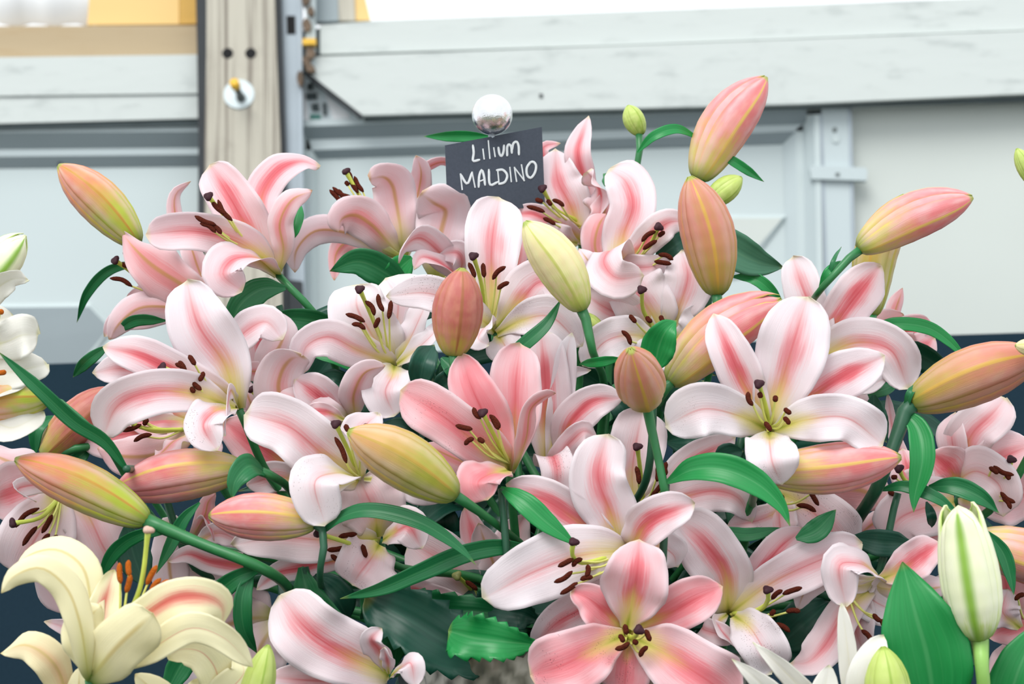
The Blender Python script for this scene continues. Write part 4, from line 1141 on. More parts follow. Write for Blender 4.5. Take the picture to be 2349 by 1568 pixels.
bloom('largest white and pink lily, fully open above the pink lying bud', 1.08, (1766, 988), [
    ([(1765, 970, 1), (1792, 880, 2), (1822, 780, 2.5), (1852, 680, 1.5)], 158, 0, X(prof='broad', pk=(.7, .06))),
    ([(1756, 965, 1), (1706, 880, 2), (1672, 802, 2.5), (1637, 718, 1.5)], 108, 0, X(pk=(1.0, .12))),
    ([(1756, 982, 1.5), (1692, 952, 4), (1612, 938, 5), (1527, 976, 4)], 120, 0, X(WHT, prof='broad', spot=.3)),
    ([(1776, 986, 1.5), (1852, 962, 4), (1942, 958, 5), (2026, 1020, 4)], 114, 0, X(WHT, prof='broad')),
    ([(1766, 990, 2.5), (1766, 1020, 6), (1772, 1062, 7), (1794, 1112, 6)], 124, 0, X(WHT, spot=.8)),
    ([(1786, 962, 0.5), (1872, 902, 1.5), (1952, 852, 2), (2030, 816, 1)], 120, 0, X(pk=(1.1, .1)))],
    style=[(1762, 965), (1756, 930), (1741, 880)], stam=[(1716, 898, 1727, 930), (1779, 907, 1778, 921), (1799, 936, 1815, 948), (1797, 957, 1811, 973), (1754, 967, 1769, 988), (1741, 900, 1745, 912)],
    fil=(1764, 980), sc=5, pk=(.5, .06), group=GP)

bloom('pink-centred lily behind the largest white and pink lily', 1.2, (1882, 842), [
    ([(1880, 800, 1), (1870, 732, 1.5), (1842, 662, 1.5), (1818, 588, 0.5)], 96, 0, X(prof='broad', pk=(.8, .05))),
    ([(1888, 795, 1), (1932, 722, 2), (1972, 668, 2), (2020, 608, 1)], 118, 0, X(pk=(1.4, .2))),
    ([(1884, 825, 1.5), (1962, 785, 3), (2042, 802, 4), (2084, 890, 3)], 118, 0, X(prof='broad', pk=(.6, .05))),
    ([(1900, 850), (1982, 882), (2034, 868)], 54, 0, WHT),
    ([(1900, 860, 1), (1942, 902, 2), (1988, 955, 2)], 74, 0, X(pk=(.9, .2)))],
    style=[(1882, 800), (1884, 775), (1888, 757)], stam=[(1877, 787, 1887, 784), (1869, 819, 1892, 817)], fil=(1880, 828), sc=4.5, pk=(.6, .08), group=GP)

bloom('small rose pink lily half hidden behind the drooping grassy leaf over the felt', 1.28, (2045, 805), [
    ([(2050, 790, -1), (2046, 740, -2), (2070, 660, -3)], 46, 150, DEEP),
    ([(1995, 785, 0), (2032, 748, 0), (2072, 720, 0)], 84, 170, X(pk=(.4, .6))),
    ([(2050, 795), (2092, 752), (2140, 742)], 66, 0, DEEP),
    ([(2050, 800), (2085, 802), (2112, 800), (2142, 774)], 90, 0, DEEP),
    ([(2050, 805), (2080, 830), (2095, 860)], 60, 0, DEEP)],
    style=[(2052, 792, 3), (2062, 789, 4), (2071, 786, 5)], stam=[(2047, 786, 2058, 776)], fil=(2045, 798), sc=4, pk=(.5, .6), group=GP)

bloom('shaded lily peeping out under the pink lying bud', 1.15, (1775, 1150), [
    ([(1795, 1135, 1), (1862, 1172, 2.5), (1912, 1222, 3), (1946, 1270, 2)], 138, 0, X(prof='broad', pk=(.3, .2), spot=.8)),
    ([(1825, 1130, 0), (1912, 1118, 0), (1992, 1130, 0), (2020, 1170, 0)], 140, 165, X(pk=(.4, .6))),
    ([(1785, 1170, 2), (1742, 1192, 3), (1668, 1206, 3)], 66, 0, X(spot=1.0)),
    ([(1780, 1145, 0), (1760, 1100, 0), (1745, 1050, 0)], 90, 180),
    ([(1785, 1165, 2), (1790, 1210, 3), (1800, 1250, 3)], 90, 0)],
    stam=[(1779, 1129, 1799, 1144), (1856, 1119, 1878, 1159), (1827, 1158, 1872, 1173)], fil=(1775, 1155), sc=4.5, pk=(.4, .25), group=GP)

bloom('rose pink lily with a bowed style against the navy felt', 1.2, (2205, 1130), [
    ([(2205, 1060, 1), (2232, 992, 2), (2272, 952, 2), (2306, 912, 1)], 116, 0, X(prof='broad', pk=(.6, .2))),
    ([(2195, 1065, 1), (2182, 995, 1.5), (2192, 945, 1)], 76, 20, X(pk=(.3, .25))),
    ([(2215, 1100, 1), (2292, 1052, 2), (2372, 1018, 1.5)], 120, 0, X(pk=(.6, .45))),
    ([(2195, 1125, 2), (2182, 1080, 3), (2135, 1038, 3)], 108, 0, X(pk=(1.5, .6))),
    ([(2205, 1095, 3), (2242, 1080, 5), (2292, 1112, 6), (2302, 1185, 5)], 118, 0, X(pk=(.2, .18))),
    ([(2220, 1140, 1), (2300, 1135, 1), (2390, 1135, 1)], 140, 0, X(pk=(.5, .45)))],
    style=[(2284, 1104, 3), (2312, 1085, 5), (2320, 1053, 6)], stam=[(2269, 1071, 2290, 1086), (2279, 1068, 2326, 1089), (2308, 1086, 2318, 1098), (2295, 1128, 2329, 1152), (2299, 1140, 2319, 1167)],
    fil=(2240, 1120), sc=6.5, pk=(.5, .35), group=GP)

bloom('pink lily with a long folded petal under the hanging bright leaf', 1.17, (2165, 1150), [
    ([(2190, 1150, 1), (2130, 1162, 3), (2062, 1190, 4), (2034, 1236, 4)], 138, 0, X(pk=(.35, .3), prof='broad')),
    ([(2160, 1190, 1), (2130, 1222, 2), (2062, 1222, 2)], 76, 0, X(DEEP)),
    ([(2100, 1152, 0), (2002, 1202, 0), (1958, 1242, 0)], 66, 160, MIDP),
    ([(2130, 1132, 0), (2085, 1080, 0), (2070, 1028, -1)], 98, 0, MIDP),
    ([(2110, 1110, -1), (2052, 1000, -2), (2036, 902, -3)], 34, 0),
    ([(2150, 1140, 0), (2100, 1130, 0), (2040, 1130, 0)], 110, 0, MIDP)],
    style=[(2110, 1120, 1), (2075, 1100, 3), (2062, 1074, 4)], stam=[(2045, 1096, 2058, 1095), (2037, 1128, 2052, 1136)], fil=(2130, 1130), sc=4, pk=(.5, .3), group=GP)

bloom('lily with a pale scroll-like petal and hanging stamens behind the great pointed leaf', 1.09, (2020, 1330), [
    ([(2012, 1318, 2), (1972, 1290, 5), (1926, 1296, 6.5), (1940, 1390, 6)], 92, 0, X(prof='broad', pk=(.5, .12))),
    ([(2015, 1330, 1), (2062, 1310, 2), (2112, 1272, 2), (2156, 1244, 1)], 96, 0, X(pk=(1.4, .5))),
    ([(2015, 1345, 1), (2062, 1352, 1.5), (2112, 1352, 1.5), (2176, 1342, 1)], 84, 170),
    ([(1975, 1350, 0), (2012, 1382, 1), (2066, 1405, 1)], 112, 0, X(pk=(.1, .05))),
    ([(1940, 1400, 2), (1892, 1480, 3), (1852, 1518, 3.5), (1812, 1520, 3)], 96, 0, X(pk=(.6, .3), wave=.1)),
    ([(1965, 1345, 1), (1892, 1318, 2), (1850, 1350, 2.5), (1830, 1398, 2)], 64, 150, X(pk=(.2, .1))),
    ([(1955, 1362, 0), (1962, 1442, 1), (1984, 1502, 1)], 108, 0)],
    stam=[(2003, 1407, 2021, 1425), (1976, 1444, 2001, 1474), (2020, 1420, 2028, 1436)], fil=(1945, 1362), sc=4, pk=(.5, .2), group=GP)

bloom('rose lily crowded between the striped green bud and the felt', 1.15, (2340, 1430), [
    ([(2330, 1420, 1), (2312, 1362, 2), (2302, 1322, 2), (2278, 1296, 1)], 124, 0, X(pk=(.6, .5))),
    ([(2340, 1440, 3), (2300, 1402, 4), (2312, 1350, 4)], 84, 0, X(pk=(.4, .15))),
    ([(2380, 1430, 1), (2312, 1440, 2), (2268, 1462, 2)], 96, 0, DEEP),
    ([(2365, 1480, 0), (2312, 1512, 1), (2268, 1565, 1)], 86, 160),
    ([(2330, 1402, -1), (2222, 1382, -1), (2108, 1362, -2)], 140, 0, X(pk=(.4, .3))),
    ([(2360, 1400, 1), (2380, 1350, 1), (2390, 1290, 0)], 110, 0, MIDP)],
    stam=[(2328, 1376, 2352, 1362)], fil=(2350, 1420), sc=5, pk=(.5, .35), group=GP)

bloom('pink lily hanging over the dark felt behind the cream yellow lily', 1.12, (142, 1112), [
    ([(142, 1112, 1), (112, 1182, 3), (72, 1250, 4), (34, 1316, 3)], 156, 0, X(prof='broad', pk=(.25, .2))),
    ([(132, 1112, 1), (62, 1120, 2), (-30, 1150, 2)], 140, 0, X(pk=(.7, .4))),
    ([(132, 1105, 0), (52, 1072, 0), (-40, 1035, -1)], 100, 160, X(pk=(.3, .25))),
    ([(125, 1112, 2), (72, 1112, 4), (40, 1122, 5), (84, 1150, 5.5)], 48, 0, X(pk=(.5, .1))),
    ([(152, 1122, 1), (202, 1182, 2), (242, 1262, 2.5), (284, 1312, 1.5)], 146, 0, X(pk=(.3, .28), prof='broad')),
    ([(152, 1132, 1), (150, 1222, 1.5), (132, 1332, 1), (150, 1410, 0)], 124, 0, X(pk=(.3, .25)))],
    style=[(120, 1161, 3), (84, 1190, 6), (29, 1200, 7)], stam=[(36, 1209, 90, 1165), (52, 1251, 85, 1207), (96, 1222, 120, 1180), (97, 1249, 114, 1224), (111, 1252, 132, 1227)],
    fil=(142, 1130), sc=5.5, pk=(.4, .25), group=GP)

bloom('mauve lily glimpsed between the long green stem and the cream yellow lily', 1.17, (430, 1250), [
    ([(400, 1200, 0), (388, 1280, 1), (402, 1385, 1)], 96, 180, X(pk=(.1, .1))),
    ([(430, 1260, 1), (502, 1222, 2), (562, 1250, 2)], 52, 0, X(pk=(.4, .15))),
    ([(560, 1295, 2), (482, 1286, 3), (432, 1270, 3), (386, 1287, 2)], 60, 0, X(pk=(1.0, .25))),
    ([(440, 1280, 0), (480, 1340, 0), (520, 1390, 0)], 100, 170),
    ([(470, 1180, 1), (478, 1150, 1), (495, 1130, 1)], 44, 170, DEEP),
    ([(470, 1190, 1), (485, 1215, 2), (492, 1240, 2)], 34, 160, MIDP)],
    mode='s', pk=(.3, .15), group=GP)

bloom('dull pink lily lying low behind the drooping twin leaves and the cream yellow lily', 1.2, (640, 1420), [
    ([(630, 1415, 0), (562, 1420, 1), (480, 1450, 1)], 150, 180, X(pk=(.2, .2))),
    ([(640, 1420, 1), (600, 1480, 2), (580, 1560, 2)], 130, 170, X(pk=(.2, .2))),
    ([(620, 1430, 0), (560, 1370, 0), (500, 1340, 0)], 100, 180, X(pk=(.2, .15))),
    ([(560, 1500, 0), (450, 1520, 1), (380, 1560, 1)], 110, 180, X(WHT)),
    ([(280, 1440, 1), (202, 1450, 2), (102, 1424, 1)], 70, 0, X(pk=(.8, .25)))],
    mode='s', pk=(.2, .2), group=GP)

bloom('pale pink lily with one big scooped petal beside the hammered vase', 1.04, (892, 1548), [
    ([(880, 1540, 1.5), (792, 1500, 3.5), (702, 1440, 4.5), (642, 1364, 3.5)], 162, 0, X(prof='broad', pk=(.8, .14))),
    ([(885, 1538, 2), (870, 1492, 4), (852, 1465, 5), (876, 1440, 5)], 68, 0, X(pk=(.8, .12))),
    ([(896, 1550, 2), (922, 1528, 4), (942, 1520, 5), (952, 1575, 5)], 66, 0, X(pk=(.3, .12))),
    ([(870, 1562, 1), (752, 1562, 2), (612, 1552, 2)], 90, 0, X(pk=(.5, .3))),
    ([(892, 1545, 3), (888, 1512, 5), (880, 1485, 6)], 36, 40)],
    pk=(.6, .14), group=GP)

bloom('shadowed rose lily tucked under the large pale pink lily with the tall petal', 1.19, (445, 985), [
    ([(430, 1002, 1), (352, 1042, 2), (282, 1046, 2), (224, 1028, 1)], 98, 180, X(pk=(.3, .5))),
    ([(450, 992, 2), (402, 1012, 4), (370, 1042, 5), (340, 1062, 5)], 66, 120, X(MIDP, wave=.14)),
    ([(420, 972, 0), (302, 992, 0), (216, 1002, 0), (180, 982, -1)], 116, 0, MIDP),
    ([(440, 970, 0), (372, 955, 0), (290, 960, 0)], 100, 0, DEEP),
    ([(450, 990, 1), (480, 1030, 2), (470, 1050, 2)], 70, 170, MIDP)],
    style=[(360, 985, 3), (325, 980, 3.5), (292, 965, 4)], stam=[(294, 958, 330, 960), (277, 987, 324, 973), (307, 1012, 348, 996), (330, 975, 339, 960)], fil=(420, 985), sc=3.5, pk=(.5, .45), group=GP)

# cream yellow lilies in front
GY = 'cream yellow lilies in the front bucket'
YB = dict(pk=(0, 0))
bloom('cream yellow lily with a red-streaked throat and orange anthers', 0.88, (205, 1560), [
    ([(215, 1548, 1), (272, 1480, 4), (322, 1432, 5.5), (352, 1405, 6)], 136, 180, X(YB, prof='broad')),
    ([(250, 1475, 1), (332, 1412, 2), (402, 1370, 2.5), (470, 1368, 2), (510, 1392, 1), (508, 1440, 0)], 94, 0, X(pk=(.8, 0))),
    ([(200, 1535, 2), (182, 1425, 3.5), (150, 1345, 4), (92, 1302, 4.5), (32, 1322, 4.5), (4, 1358, 4)], 78, 175, X(YB)),
    ([(215, 1480, -1), (208, 1380, -2), (188, 1300, -2.5), (130, 1262, -3), (62, 1278, -3.5), (24, 1325, -4)], 84, 170, X(YB)),
    ([(228, 1470, -1), (236, 1400, -2), (250, 1342, -2.5), (262, 1306, -3)], 80, 0, X(pk=(.9, 0))),
    ([(240, 1535, 1), (342, 1490, 3), (440, 1440, 4), (512, 1462, 4), (580, 1530, 3)], 76, 0, X(YB)),
    ([(208, 1550, 1), (186, 1480, 2), (202, 1420, 2), (232, 1388, 2)], 96, 180, X(YB))],
    style=[(285, 1432), (322, 1345), (340, 1215)], stam=[(274, 1290, 277, 1338), (295, 1284, 297, 1320), (289, 1359, 300, 1317), (336, 1341, 360, 1296), (345, 1365, 369, 1326), (360, 1365, 387, 1329)],
    fil=(275, 1455), sc=1.5, mode='s', kind='y', to='yellow', stigma='stigma_pale', anth='anther_orange', group=GY)
bloom('cream yellow lily with curled petal ends beside the small green bud', 0.92, (470, 1680), [
    ([(480, 1640, 1), (500, 1550, 2), (462, 1495, 3), (410, 1490, 3), (386, 1512, 3)], 96, 0, X(YB, prof='broad')),
    ([(470, 1660, 1), (520, 1590, 2), (560, 1540, 2), (540, 1500, 1)], 90, 0, X(YB)),
    ([(460, 1660, 1), (370, 1600, 2), (310, 1545, 2)], 80, 180, X(YB)),
    ([(470, 1650, -1), (460, 1590, -2), (470, 1550, -2)], 90, 0, X(YB)),
    ([(470, 1680, 1), (420, 1660, 3), (380, 1700, 3)], 80, 0, X(YB)),
    ([(480, 1680, 1), (540, 1670, 3), (590, 1700, 3)], 80, 0, X(YB))],
    kind='y', mode='s', to='yellow', group=GY)
bloom('cream yellow lily with a browned pointed petal over the dark felt', 0.94, (150, 1700), [
    ([(148, 1650, 1), (142, 1560, 2), (112, 1510, 3), (62, 1480, 3), (3, 1498, 2)], 84, 170, X(pk=(.6, .25))),
    ([(160, 1660, 1), (180, 1580, 2), (182, 1530, 2)], 70, 180, X(YB)),
    ([(140, 1670, 1), (80, 1640, 2), (20, 1660, 2)], 80, 0, X(YB)),
    ([(160, 1680, 2), (220, 1650, 3), (270, 1680, 3)], 80, 0, X(YB)),
    ([(150, 1680, 2), (150, 1720, 3), (140, 1770, 3)], 80, 0, X(YB))],
    kind='y', mode='s', to='yellow', group=GY)

# white lilies at the edges
GW = 'white lilies of the neighbouring buckets'
bloom('ruffled white lily hanging over the navy felt by the long grassy leaf', 1.03, (-60, 800), [
    ([(-50, 720, 0), (-10, 665, 1), (30, 640, 2), (64, 640, 1)], 66, 0, X(wave=.12)),
    ([(-50, 760, 0), (-8, 735, 1), (30, 722, 1)], 80, 0),
    ([(-50, 795, 1), (10, 785, 3), (52, 768, 4), (88, 768, 3)], 98, 0, X(wave=.12, prof='broad')),
    ([(-40, 850, 1), (30, 852, 2), (76, 842, 2), (108, 834, 1)], 82, 0, X(wave=.1, prof='broad')),
    ([(-40, 930, 1), (20, 980, 2), (62, 966, 2), (100, 943, 1)], 84, 0, X(prof='broad')),
    ([(-40, 900, 1), (10, 890, 2), (60, 880, 2)], 90, 0)],
    stam=[(-5, 855, 14, 853), (0, 712, 6, 716)], fil=(-40, 850), kind='w', mode='s', sc=4, to='edge', anth='anther_orange', pk=(.1, .05), group=GW)
bloom('white lily opening beside the great pointed leaf and a striped green bud', 0.92, (1960, 1700), [
    ([(1900, 1650, 1), (1832, 1572, 2), (1772, 1512, 3), (1726, 1472, 3)], 54, 0, X(prof='strap')),
    ([(1870, 1680, 2), (1782, 1600, 4), (1722, 1546, 5), (1678, 1510, 5)], 64, 0, X(prof='strap')),
    ([(1960, 1650, 0), (1952, 1560, 0), (1942, 1470, 0), (1930, 1383, 0)], 48, 10),
    ([(1970, 1650, 1), (1985, 1562, 2), (2002, 1502, 2), (2028, 1458, 1)], 84, 0),
    ([(1930, 1670, 2), (1892, 1602, 3), (1902, 1524, 3)], 76, 0),
    ([(1960, 1690, 2), (1940, 1640, 4), (1960, 1580, 4)], 90, 0)],
    kind='w', mode='s', to='white', pk=(.1, .03), group=GW)
# ------------------------------------------------------------------ buds
GB = 'closed lily buds'
bud('orange-blushed bud leaning away from the timber post', 1.24, (318, 560), (134, 378), 104, 'orange', spin=12, bow=.03, stem=[(318, 560), (350, 610), (400, 690)], group=GB)
bud('cream green bud on a straight stem under the chalkboard', 1.1, (1338, 712), (1204, 508), 108, 'green', spin=-5, bow=.04, dc=2, stem=[(1338, 712), (1358, 800), (1386, 890)], group=GB)
bud('plump russet bud standing upright on white petals', 1.08, (1040, 818), (1060, 614), 116, 'brown', spin=8, dc=1, stem=[(1040, 818), (1046, 850), (1060, 890)], group=GB)
bud('tallest pink and yellow bud reaching above all other flowers', 1.26, (1600, 414), (1758, 176), 118, 'pink', spin=22, bow=-.05, stem=[(1600, 414), (1610, 470), (1620, 560)], group=GB,
    leaves=[([(1462, 350), (1500, 312), (1550, 296), (1612, 322)], 26, 20, dict(mat='leaf_bright')), ([(1640, 345), (1690, 375), (1753, 417)], 24, 10, dict(mat='leaf_bright'))])
bud('tall amber pink bud standing upright below the tallest bud', 1.16, (1646, 678), (1582, 404), 124, 'amber', spin=6, bow=.04, dc=1, stem=[(1646, 678), (1645, 720), (1640, 780)], group=GB)
bud('small lime green bud tucked behind the tall amber pink bud', 1.25, (1620, 470), (1702, 406), 58, 'leafgreen', spin=40, stem=[(1620, 470), (1620, 530), (1625, 600)], group=GB)
bud('tiny green bud on a thin stalk rising against the white panel', 1.3, (1472, 310), (1440, 241), 50, 'leafgreen', spin=30, stem=[(1472, 310), (1464, 360), (1458, 405), (1450, 480)], group=GB, r=.0024)
bud('long pink striped bud pointing at the off white panel', 1.15, (1968, 572), (2232, 452), 108, 'pink', spin=28, bow=-.05, dc=1, stem=[(1968, 572), (1930, 612), (1890, 655), (1840, 740)], group=GB, r=.0027,
    leaves=[([(1880, 660), (1905, 628), (1948, 596)], 36, 30, dict(mat='leaf_bright')), ([(1895, 660), (1912, 600), (1930, 565)], 14, 40)])
bud('tawny bud hanging behind the long pink striped bud', 1.24, (1998, 728), (2076, 446), 100, 'olive', spin=-10, bow=-.10, stem=[(1998, 728), (1985, 780), (1960, 860)], group=GB)
bud('opening rose bud with split tip beside the upright bright leaf', 1.1, (1536, 880), (1792, 682), 128, 'pink', spin=30, bow=-.06, dc=1, tipopen=.35, stem=[(1536, 880), (1522, 900), (1510, 960)], group=GB)
bud('egg-shaped amber bud with a pink crown pointing outward on a straight stem', 1.02, (1482, 922), (1446, 800), 114, 'amber', spin=0, dc=5.5, stem=[(1482, 922, 0), (1496, 990, 0), (1512, 1060, 0), (1528, 1145, 0), (1530, 1200, -3)], group=GB, stemmat='stem',
    prof=([0, .03, .08, .16, .28, .42, .56, .70, .82, .91, .965, 1], [.20, .48, .70, .88, 1.0, 1.0, .92, .78, .58, .38, .22, .10]))
bud('big dusky pink bud resting out over the navy felt', 1.1, (2086, 926), (2390, 812), 134, 'amber', spin=-12, bow=-.03, dc=1, stem=[(2086, 926), (2056, 1005), (2018, 1105), (1946, 1228)], group=GB, r=.0052, stemmat='stem_dark',
    leaves=[([(2066, 938, 0), (2104, 980, 1), (2116, 1050, 2), (2098, 1140, 2), (2096, 1175, 2)], 62, 0, dict(mat='leaf_bright')),
            ([(2017, 1124, 0), (2072, 1115, 1), (2150, 1142, 2), (2210, 1192, 2)], 32, 10), ([(2075, 950), (2090, 900), (2120, 875)], 22, 30)])
bud('pink lying bud with a golden rib below the largest open lily', 1.05, (1748, 1086), (2068, 1048), 116, 'pink', spin=-4, bow=.02, dc=1, stem=[(1748, 1086), (1735, 1110), (1720, 1180)], group=GB)
bud('long orange and lime bud on a sloping green stem over the cream yellow lily', 1.02, (342, 1196), (34, 1052), 112, 'orange', spin=16, bow=.03, stem=[(342, 1196), (470, 1250), (600, 1302), (680, 1380)], group=GB, r=.0042,
    leaves=[([(387, 1219), (320, 1226), (265, 1262), (221, 1347)], 38, 20), ([(600, 1304), (540, 1326), (490, 1372), (462, 1455)], 52, 10), ([(580, 1302), (556, 1372), (560, 1442), (590, 1498)], 48, 15)])
bud('blushed lying bud with a curled leaf at its foot', 1.08, (558, 1072), (262, 1122), 118, 'pink', spin=22, bow=.03, stem=[(558, 1072), (590, 1076), (625, 1092), (680, 1150)], group=GB,
    leaves=[([(612, 1086, 1), (572, 1068, 3), (540, 1102, 4), (532, 1144, 4)], 62, 0, dict(mat='leaf'))])
bud('plump pink bud on a bent stem beside the cupped lily', 1.03, (728, 1196), (478, 1182), 110, 'pink', spin=10, bow=.02, stem=[(728, 1196), (744, 1232), (735, 1302), (750, 1380)], group=GB, r=.0026, stemmat='stem_dark',
    leaves=[([(744, 1217, 0), (782, 1186, 1), (842, 1170, 2), (960, 1196, 3), (1052, 1254, 3), (1092, 1295, 3)], 40, 15, dict(prof='strap', mat='leaf'))])
bud('olive and peach bud lying across the middle of the bouquet', 1.0, (1048, 1138), (798, 988), 130, 'olive', spin=8, bow=.03, dc=1, stem=[(1048, 1138), (1112, 1182, -2), (1205, 1256, -8), (1260, 1330, -12)], group=GB)
bud('green and tan bud under the long grassy leaf, over the white lily', 1.02, (112, 912), (-70, 936), 96, 'orange', spin=10, bow=.02, stem=[(112, 912), (150, 936), (202, 980), (260, 1040)], group=GB, stemmat='stem')
bud('dusky rose bud in shadow under the long grassy leaf', 1.2, (98, 1048), (262, 890), 104, 'brown', spin=4, stem=[(98, 1048), (150, 1036), (200, 1022), (300, 1060)], group=GB,
    leaves=[([(80, 1042), (86, 982), (134, 950)], 36, 20), ([(206, 1025), (180, 1050), (152, 1058)], 36, 10)])
bud('half hidden blush green bud behind the cream green bud', 1.215, (1160, 668), (1245, 628), 62, 'pink', spin=30, group=GB)
bud('little pale green bud beside the stem of the cream green bud', 1.2, (1330, 720), (1385, 760), 34, 'leafgreen', spin=30, group=GB)
bud('sunlit pink and yellow bud behind the striped green bud', 1.1, (2225, 1240), (2480, 1330), 122, 'pink', spin=15, bow=-.03, group=GB)
GF = 'buds of the front buckets'
bud('white bud with bold green stripes beside the great pointed leaf', 0.93, (2248, 1470), (2198, 1158), 138, 'white', spin=-6, dc=1, tipopen=.5, stem=[(2248, 1470), (2252, 1520), (2256, 1600)], to='white', group=GF, stemmat='stem_pale', r=.0050,
    prof=([0, .03, .08, .16, .28, .42, .56, .70, .82, .91, .965, 1], [.22, .44, .62, .80, .95, 1.0, .98, .90, .78, .66, .56, .46]))
bud('pointed green bud rising among the white lily petals', 0.90, (2050, 1700), (2026, 1482), 108, 'leafgreen', spin=10, to='white', group=GF)
bud('small green bud beside the curled cream yellow petals', 0.9, (560, 1700), (616, 1478), 78, 'leafgreen', spin=10, to='yellow', group=GF)
bud('closed white bud above the ruffled white lily', 1.04, (-70, 680), (58, 538), 96, 'white', spin=20, tipopen=.2, to='edge', group=GF)
bud('small butter yellow bud above the big dusky pink bud', 1.06, (2400, 800), (2328, 792), 40, 'green', spin=20, stem=[(2400, 800), (2440, 860), (2460, 1000), (2400, 1200)], group=GB)
bud('green bud tip peeping past the off white panel', 1.05, (2380, 430), (2332, 340), 44, 'leafgreen', spin=20, stem=[(2380, 430), (2400, 520), (2420, 700), (2380, 1000)], group=GB)

# ------------------------------------------------------------------ leafy stalks
GS = 'leafy stalks in the bouquet'
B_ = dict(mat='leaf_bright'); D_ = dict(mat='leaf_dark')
stalk('leafy sprig whose blades cross the steel channel below the post washer', 1.22, (640, 700), [
    ([(655, 660, 0), (600, 664, 1), (550, 702, 2), (520, 788, 2)], 66, 10),
    ([(785, 752, 0), (720, 736, 1), (650, 730, 1.5), (600, 738, 1)], 58, 10),
    ([(652, 560), (674, 520), (689, 463)], 38, 20, B_),
    ([(250, 792), (200, 828), (167, 865)], 30, 10),
    ([(720, 816, 1), (772, 820, 1), (834, 858, 1)], 38, 10, B_),
    ([(725, 868), (772, 870), (818, 905)], 48, 10, D_),
    ([(330, 600), (250, 620), (202, 670), (176, 740)], 26, 10, dict(D=1.32)),
    ([(380, 735), (310, 735), (265, 765)], 30, 20)], fill=10, seed=3, group=GS)
stalk('leafy sprig with a broad dull leaf beneath the arching petal by the chalkboard', 1.26, (950, 640), [
    ([(935, 668, 0), (882, 625, 1), (822, 600, 1.5), (756, 622, 1)], 78, 10),
    ([(945, 590), (915, 620), (905, 660)], 64, 10, B_),
    ([(1120, 312, 0), (1050, 312, 0), (972, 313, 0)], 28, 10, dict(mat='leaf_bright', D=1.36)),
    ([(1165, 625), (1200, 602), (1228, 568)], 92, 10, D_),
    ([(1040, 480), (1010, 458), (988, 440)], 22, 10, dict(D=1.36))], fill=10, seed=5, group=GS, mid=None)
stalk('leafy sprig with a wide pale green blade beside the tall amber pink bud', 1.24, (1640, 560), [
    ([(1590, 520, 0), (1660, 560, 1), (1735, 600, 1), (1797, 613, 0)], 92, 0, dict(mat='leaf_back')),
    ([(1680, 634, 0), (1732, 640, 1), (1772, 672, 1), (1800, 712, 0)], 32, 15, B_),
    ([(1505, 595), (1550, 562), (1590, 540)], 64, 0, D_), ([(1422, 442), (1402, 416), (1384, 398)], 38, 10, X(B_, D=1.34))], fill=0, seed=7, group=GS)
stalk('leafy sprig with one vivid upright blade beside the opening rose bud', 1.08, (1502, 850), [
    ([(1500, 850, 0), (1512, 792, 1), (1528, 758, 1.5), (1552, 734, 1)], 84, 0, B_),
    ([(1425, 822), (1372, 830), (1328, 835)], 26, 20, B_),
    ([(1520, 945), (1562, 902), (1614, 872)], 76, 0, X(D_, D=1.14)),
    ([(1530, 1012), (1582, 1000), (1646, 984)], 104, 0, X(D_, D=1.2)), ([(1400, 900), (1430, 940), (1440, 990)], 60, 0, X(D_, D=1.2))], fill=0, seed=9, group=GS)
stalk('leafy sprig with a long glossy speckled leaf arching below the largest open lily', 1.03, (1528, 1110), [
    ([(1530, 1106, 0), (1590, 1076, 1.5), (1662, 1076, 2.5), (1742, 1112, 3), (1792, 1162, 3), (1812, 1206, 3)], 74, 10, B_),
    ([(1640, 1062, -3), (1682, 1040, -3), (1706, 1034, -3)], 66, 0, D_), ([(1640, 1212, -4), (1712, 1226, -4), (1794, 1210, -4)], 34, 10),
    ([(1826, 1235, -2), (1872, 1216, -2), (1918, 1168, -2)], 54, 0)], fill=0, seed=11, group=GS)
stalk('leafy sprig with a smooth bright leaf drooping from the vivid salmon lily', 1.03, (1150, 1120), [
    ([(1148, 1118, 0), (1200, 1150, 1.5), (1252, 1196, 2), (1324, 1252, 2)], 54, 10, B_),
    ([(1232, 1266, -1), (1152, 1254, 0), (1062, 1270, 1), (962, 1312, 1.5), (872, 1350, 1.5), (780, 1373, 1)], 48, 15, dict(prof='strap'))], fill=0, seed=13, group=GS)
stalk('leafy sprig with a slanting blade behind the russet bud', 1.12, (1140, 845), [
    ([(1135, 845, 0), (1200, 792, 1), (1252, 745, 1), (1288, 685, 0)], 36, 20),
    ([(960, 895), (972, 830), (996, 790)], 66, 0, D_), ([(1012, 820), (1040, 850), (1046, 885)], 42, 10),
    ([(1000, 900), (1030, 880), (1060, 860)], 70, 0, D_), ([(880, 960), (860, 930), (850, 900)], 70, 0, X(D_, D=1.24)),
    ([(960, 1000), (930, 980), (880, 970)], 40, 0, X(D_, D=1.2))], fill=0, seed=15, group=GS)
stalk('leafy sprig with a drooping grassy leaf over the small rose pink lily', 1.2, (1990, 780), [
    ([(1985, 764, 1), (2050, 743, 2), (2132, 753, 2), (2182, 787, 2), (2218, 828, 2)], 34, 15, dict(prof='strap', mat='leaf_bright')),
    ([(1965, 906), (2020, 896), (2062, 876)], 32, 20), ([(2004, 905, 3), (2008, 955, 3), (2034, 1015, 3)], 58, 0, D_)], fill=7, seed=17, group=GS)
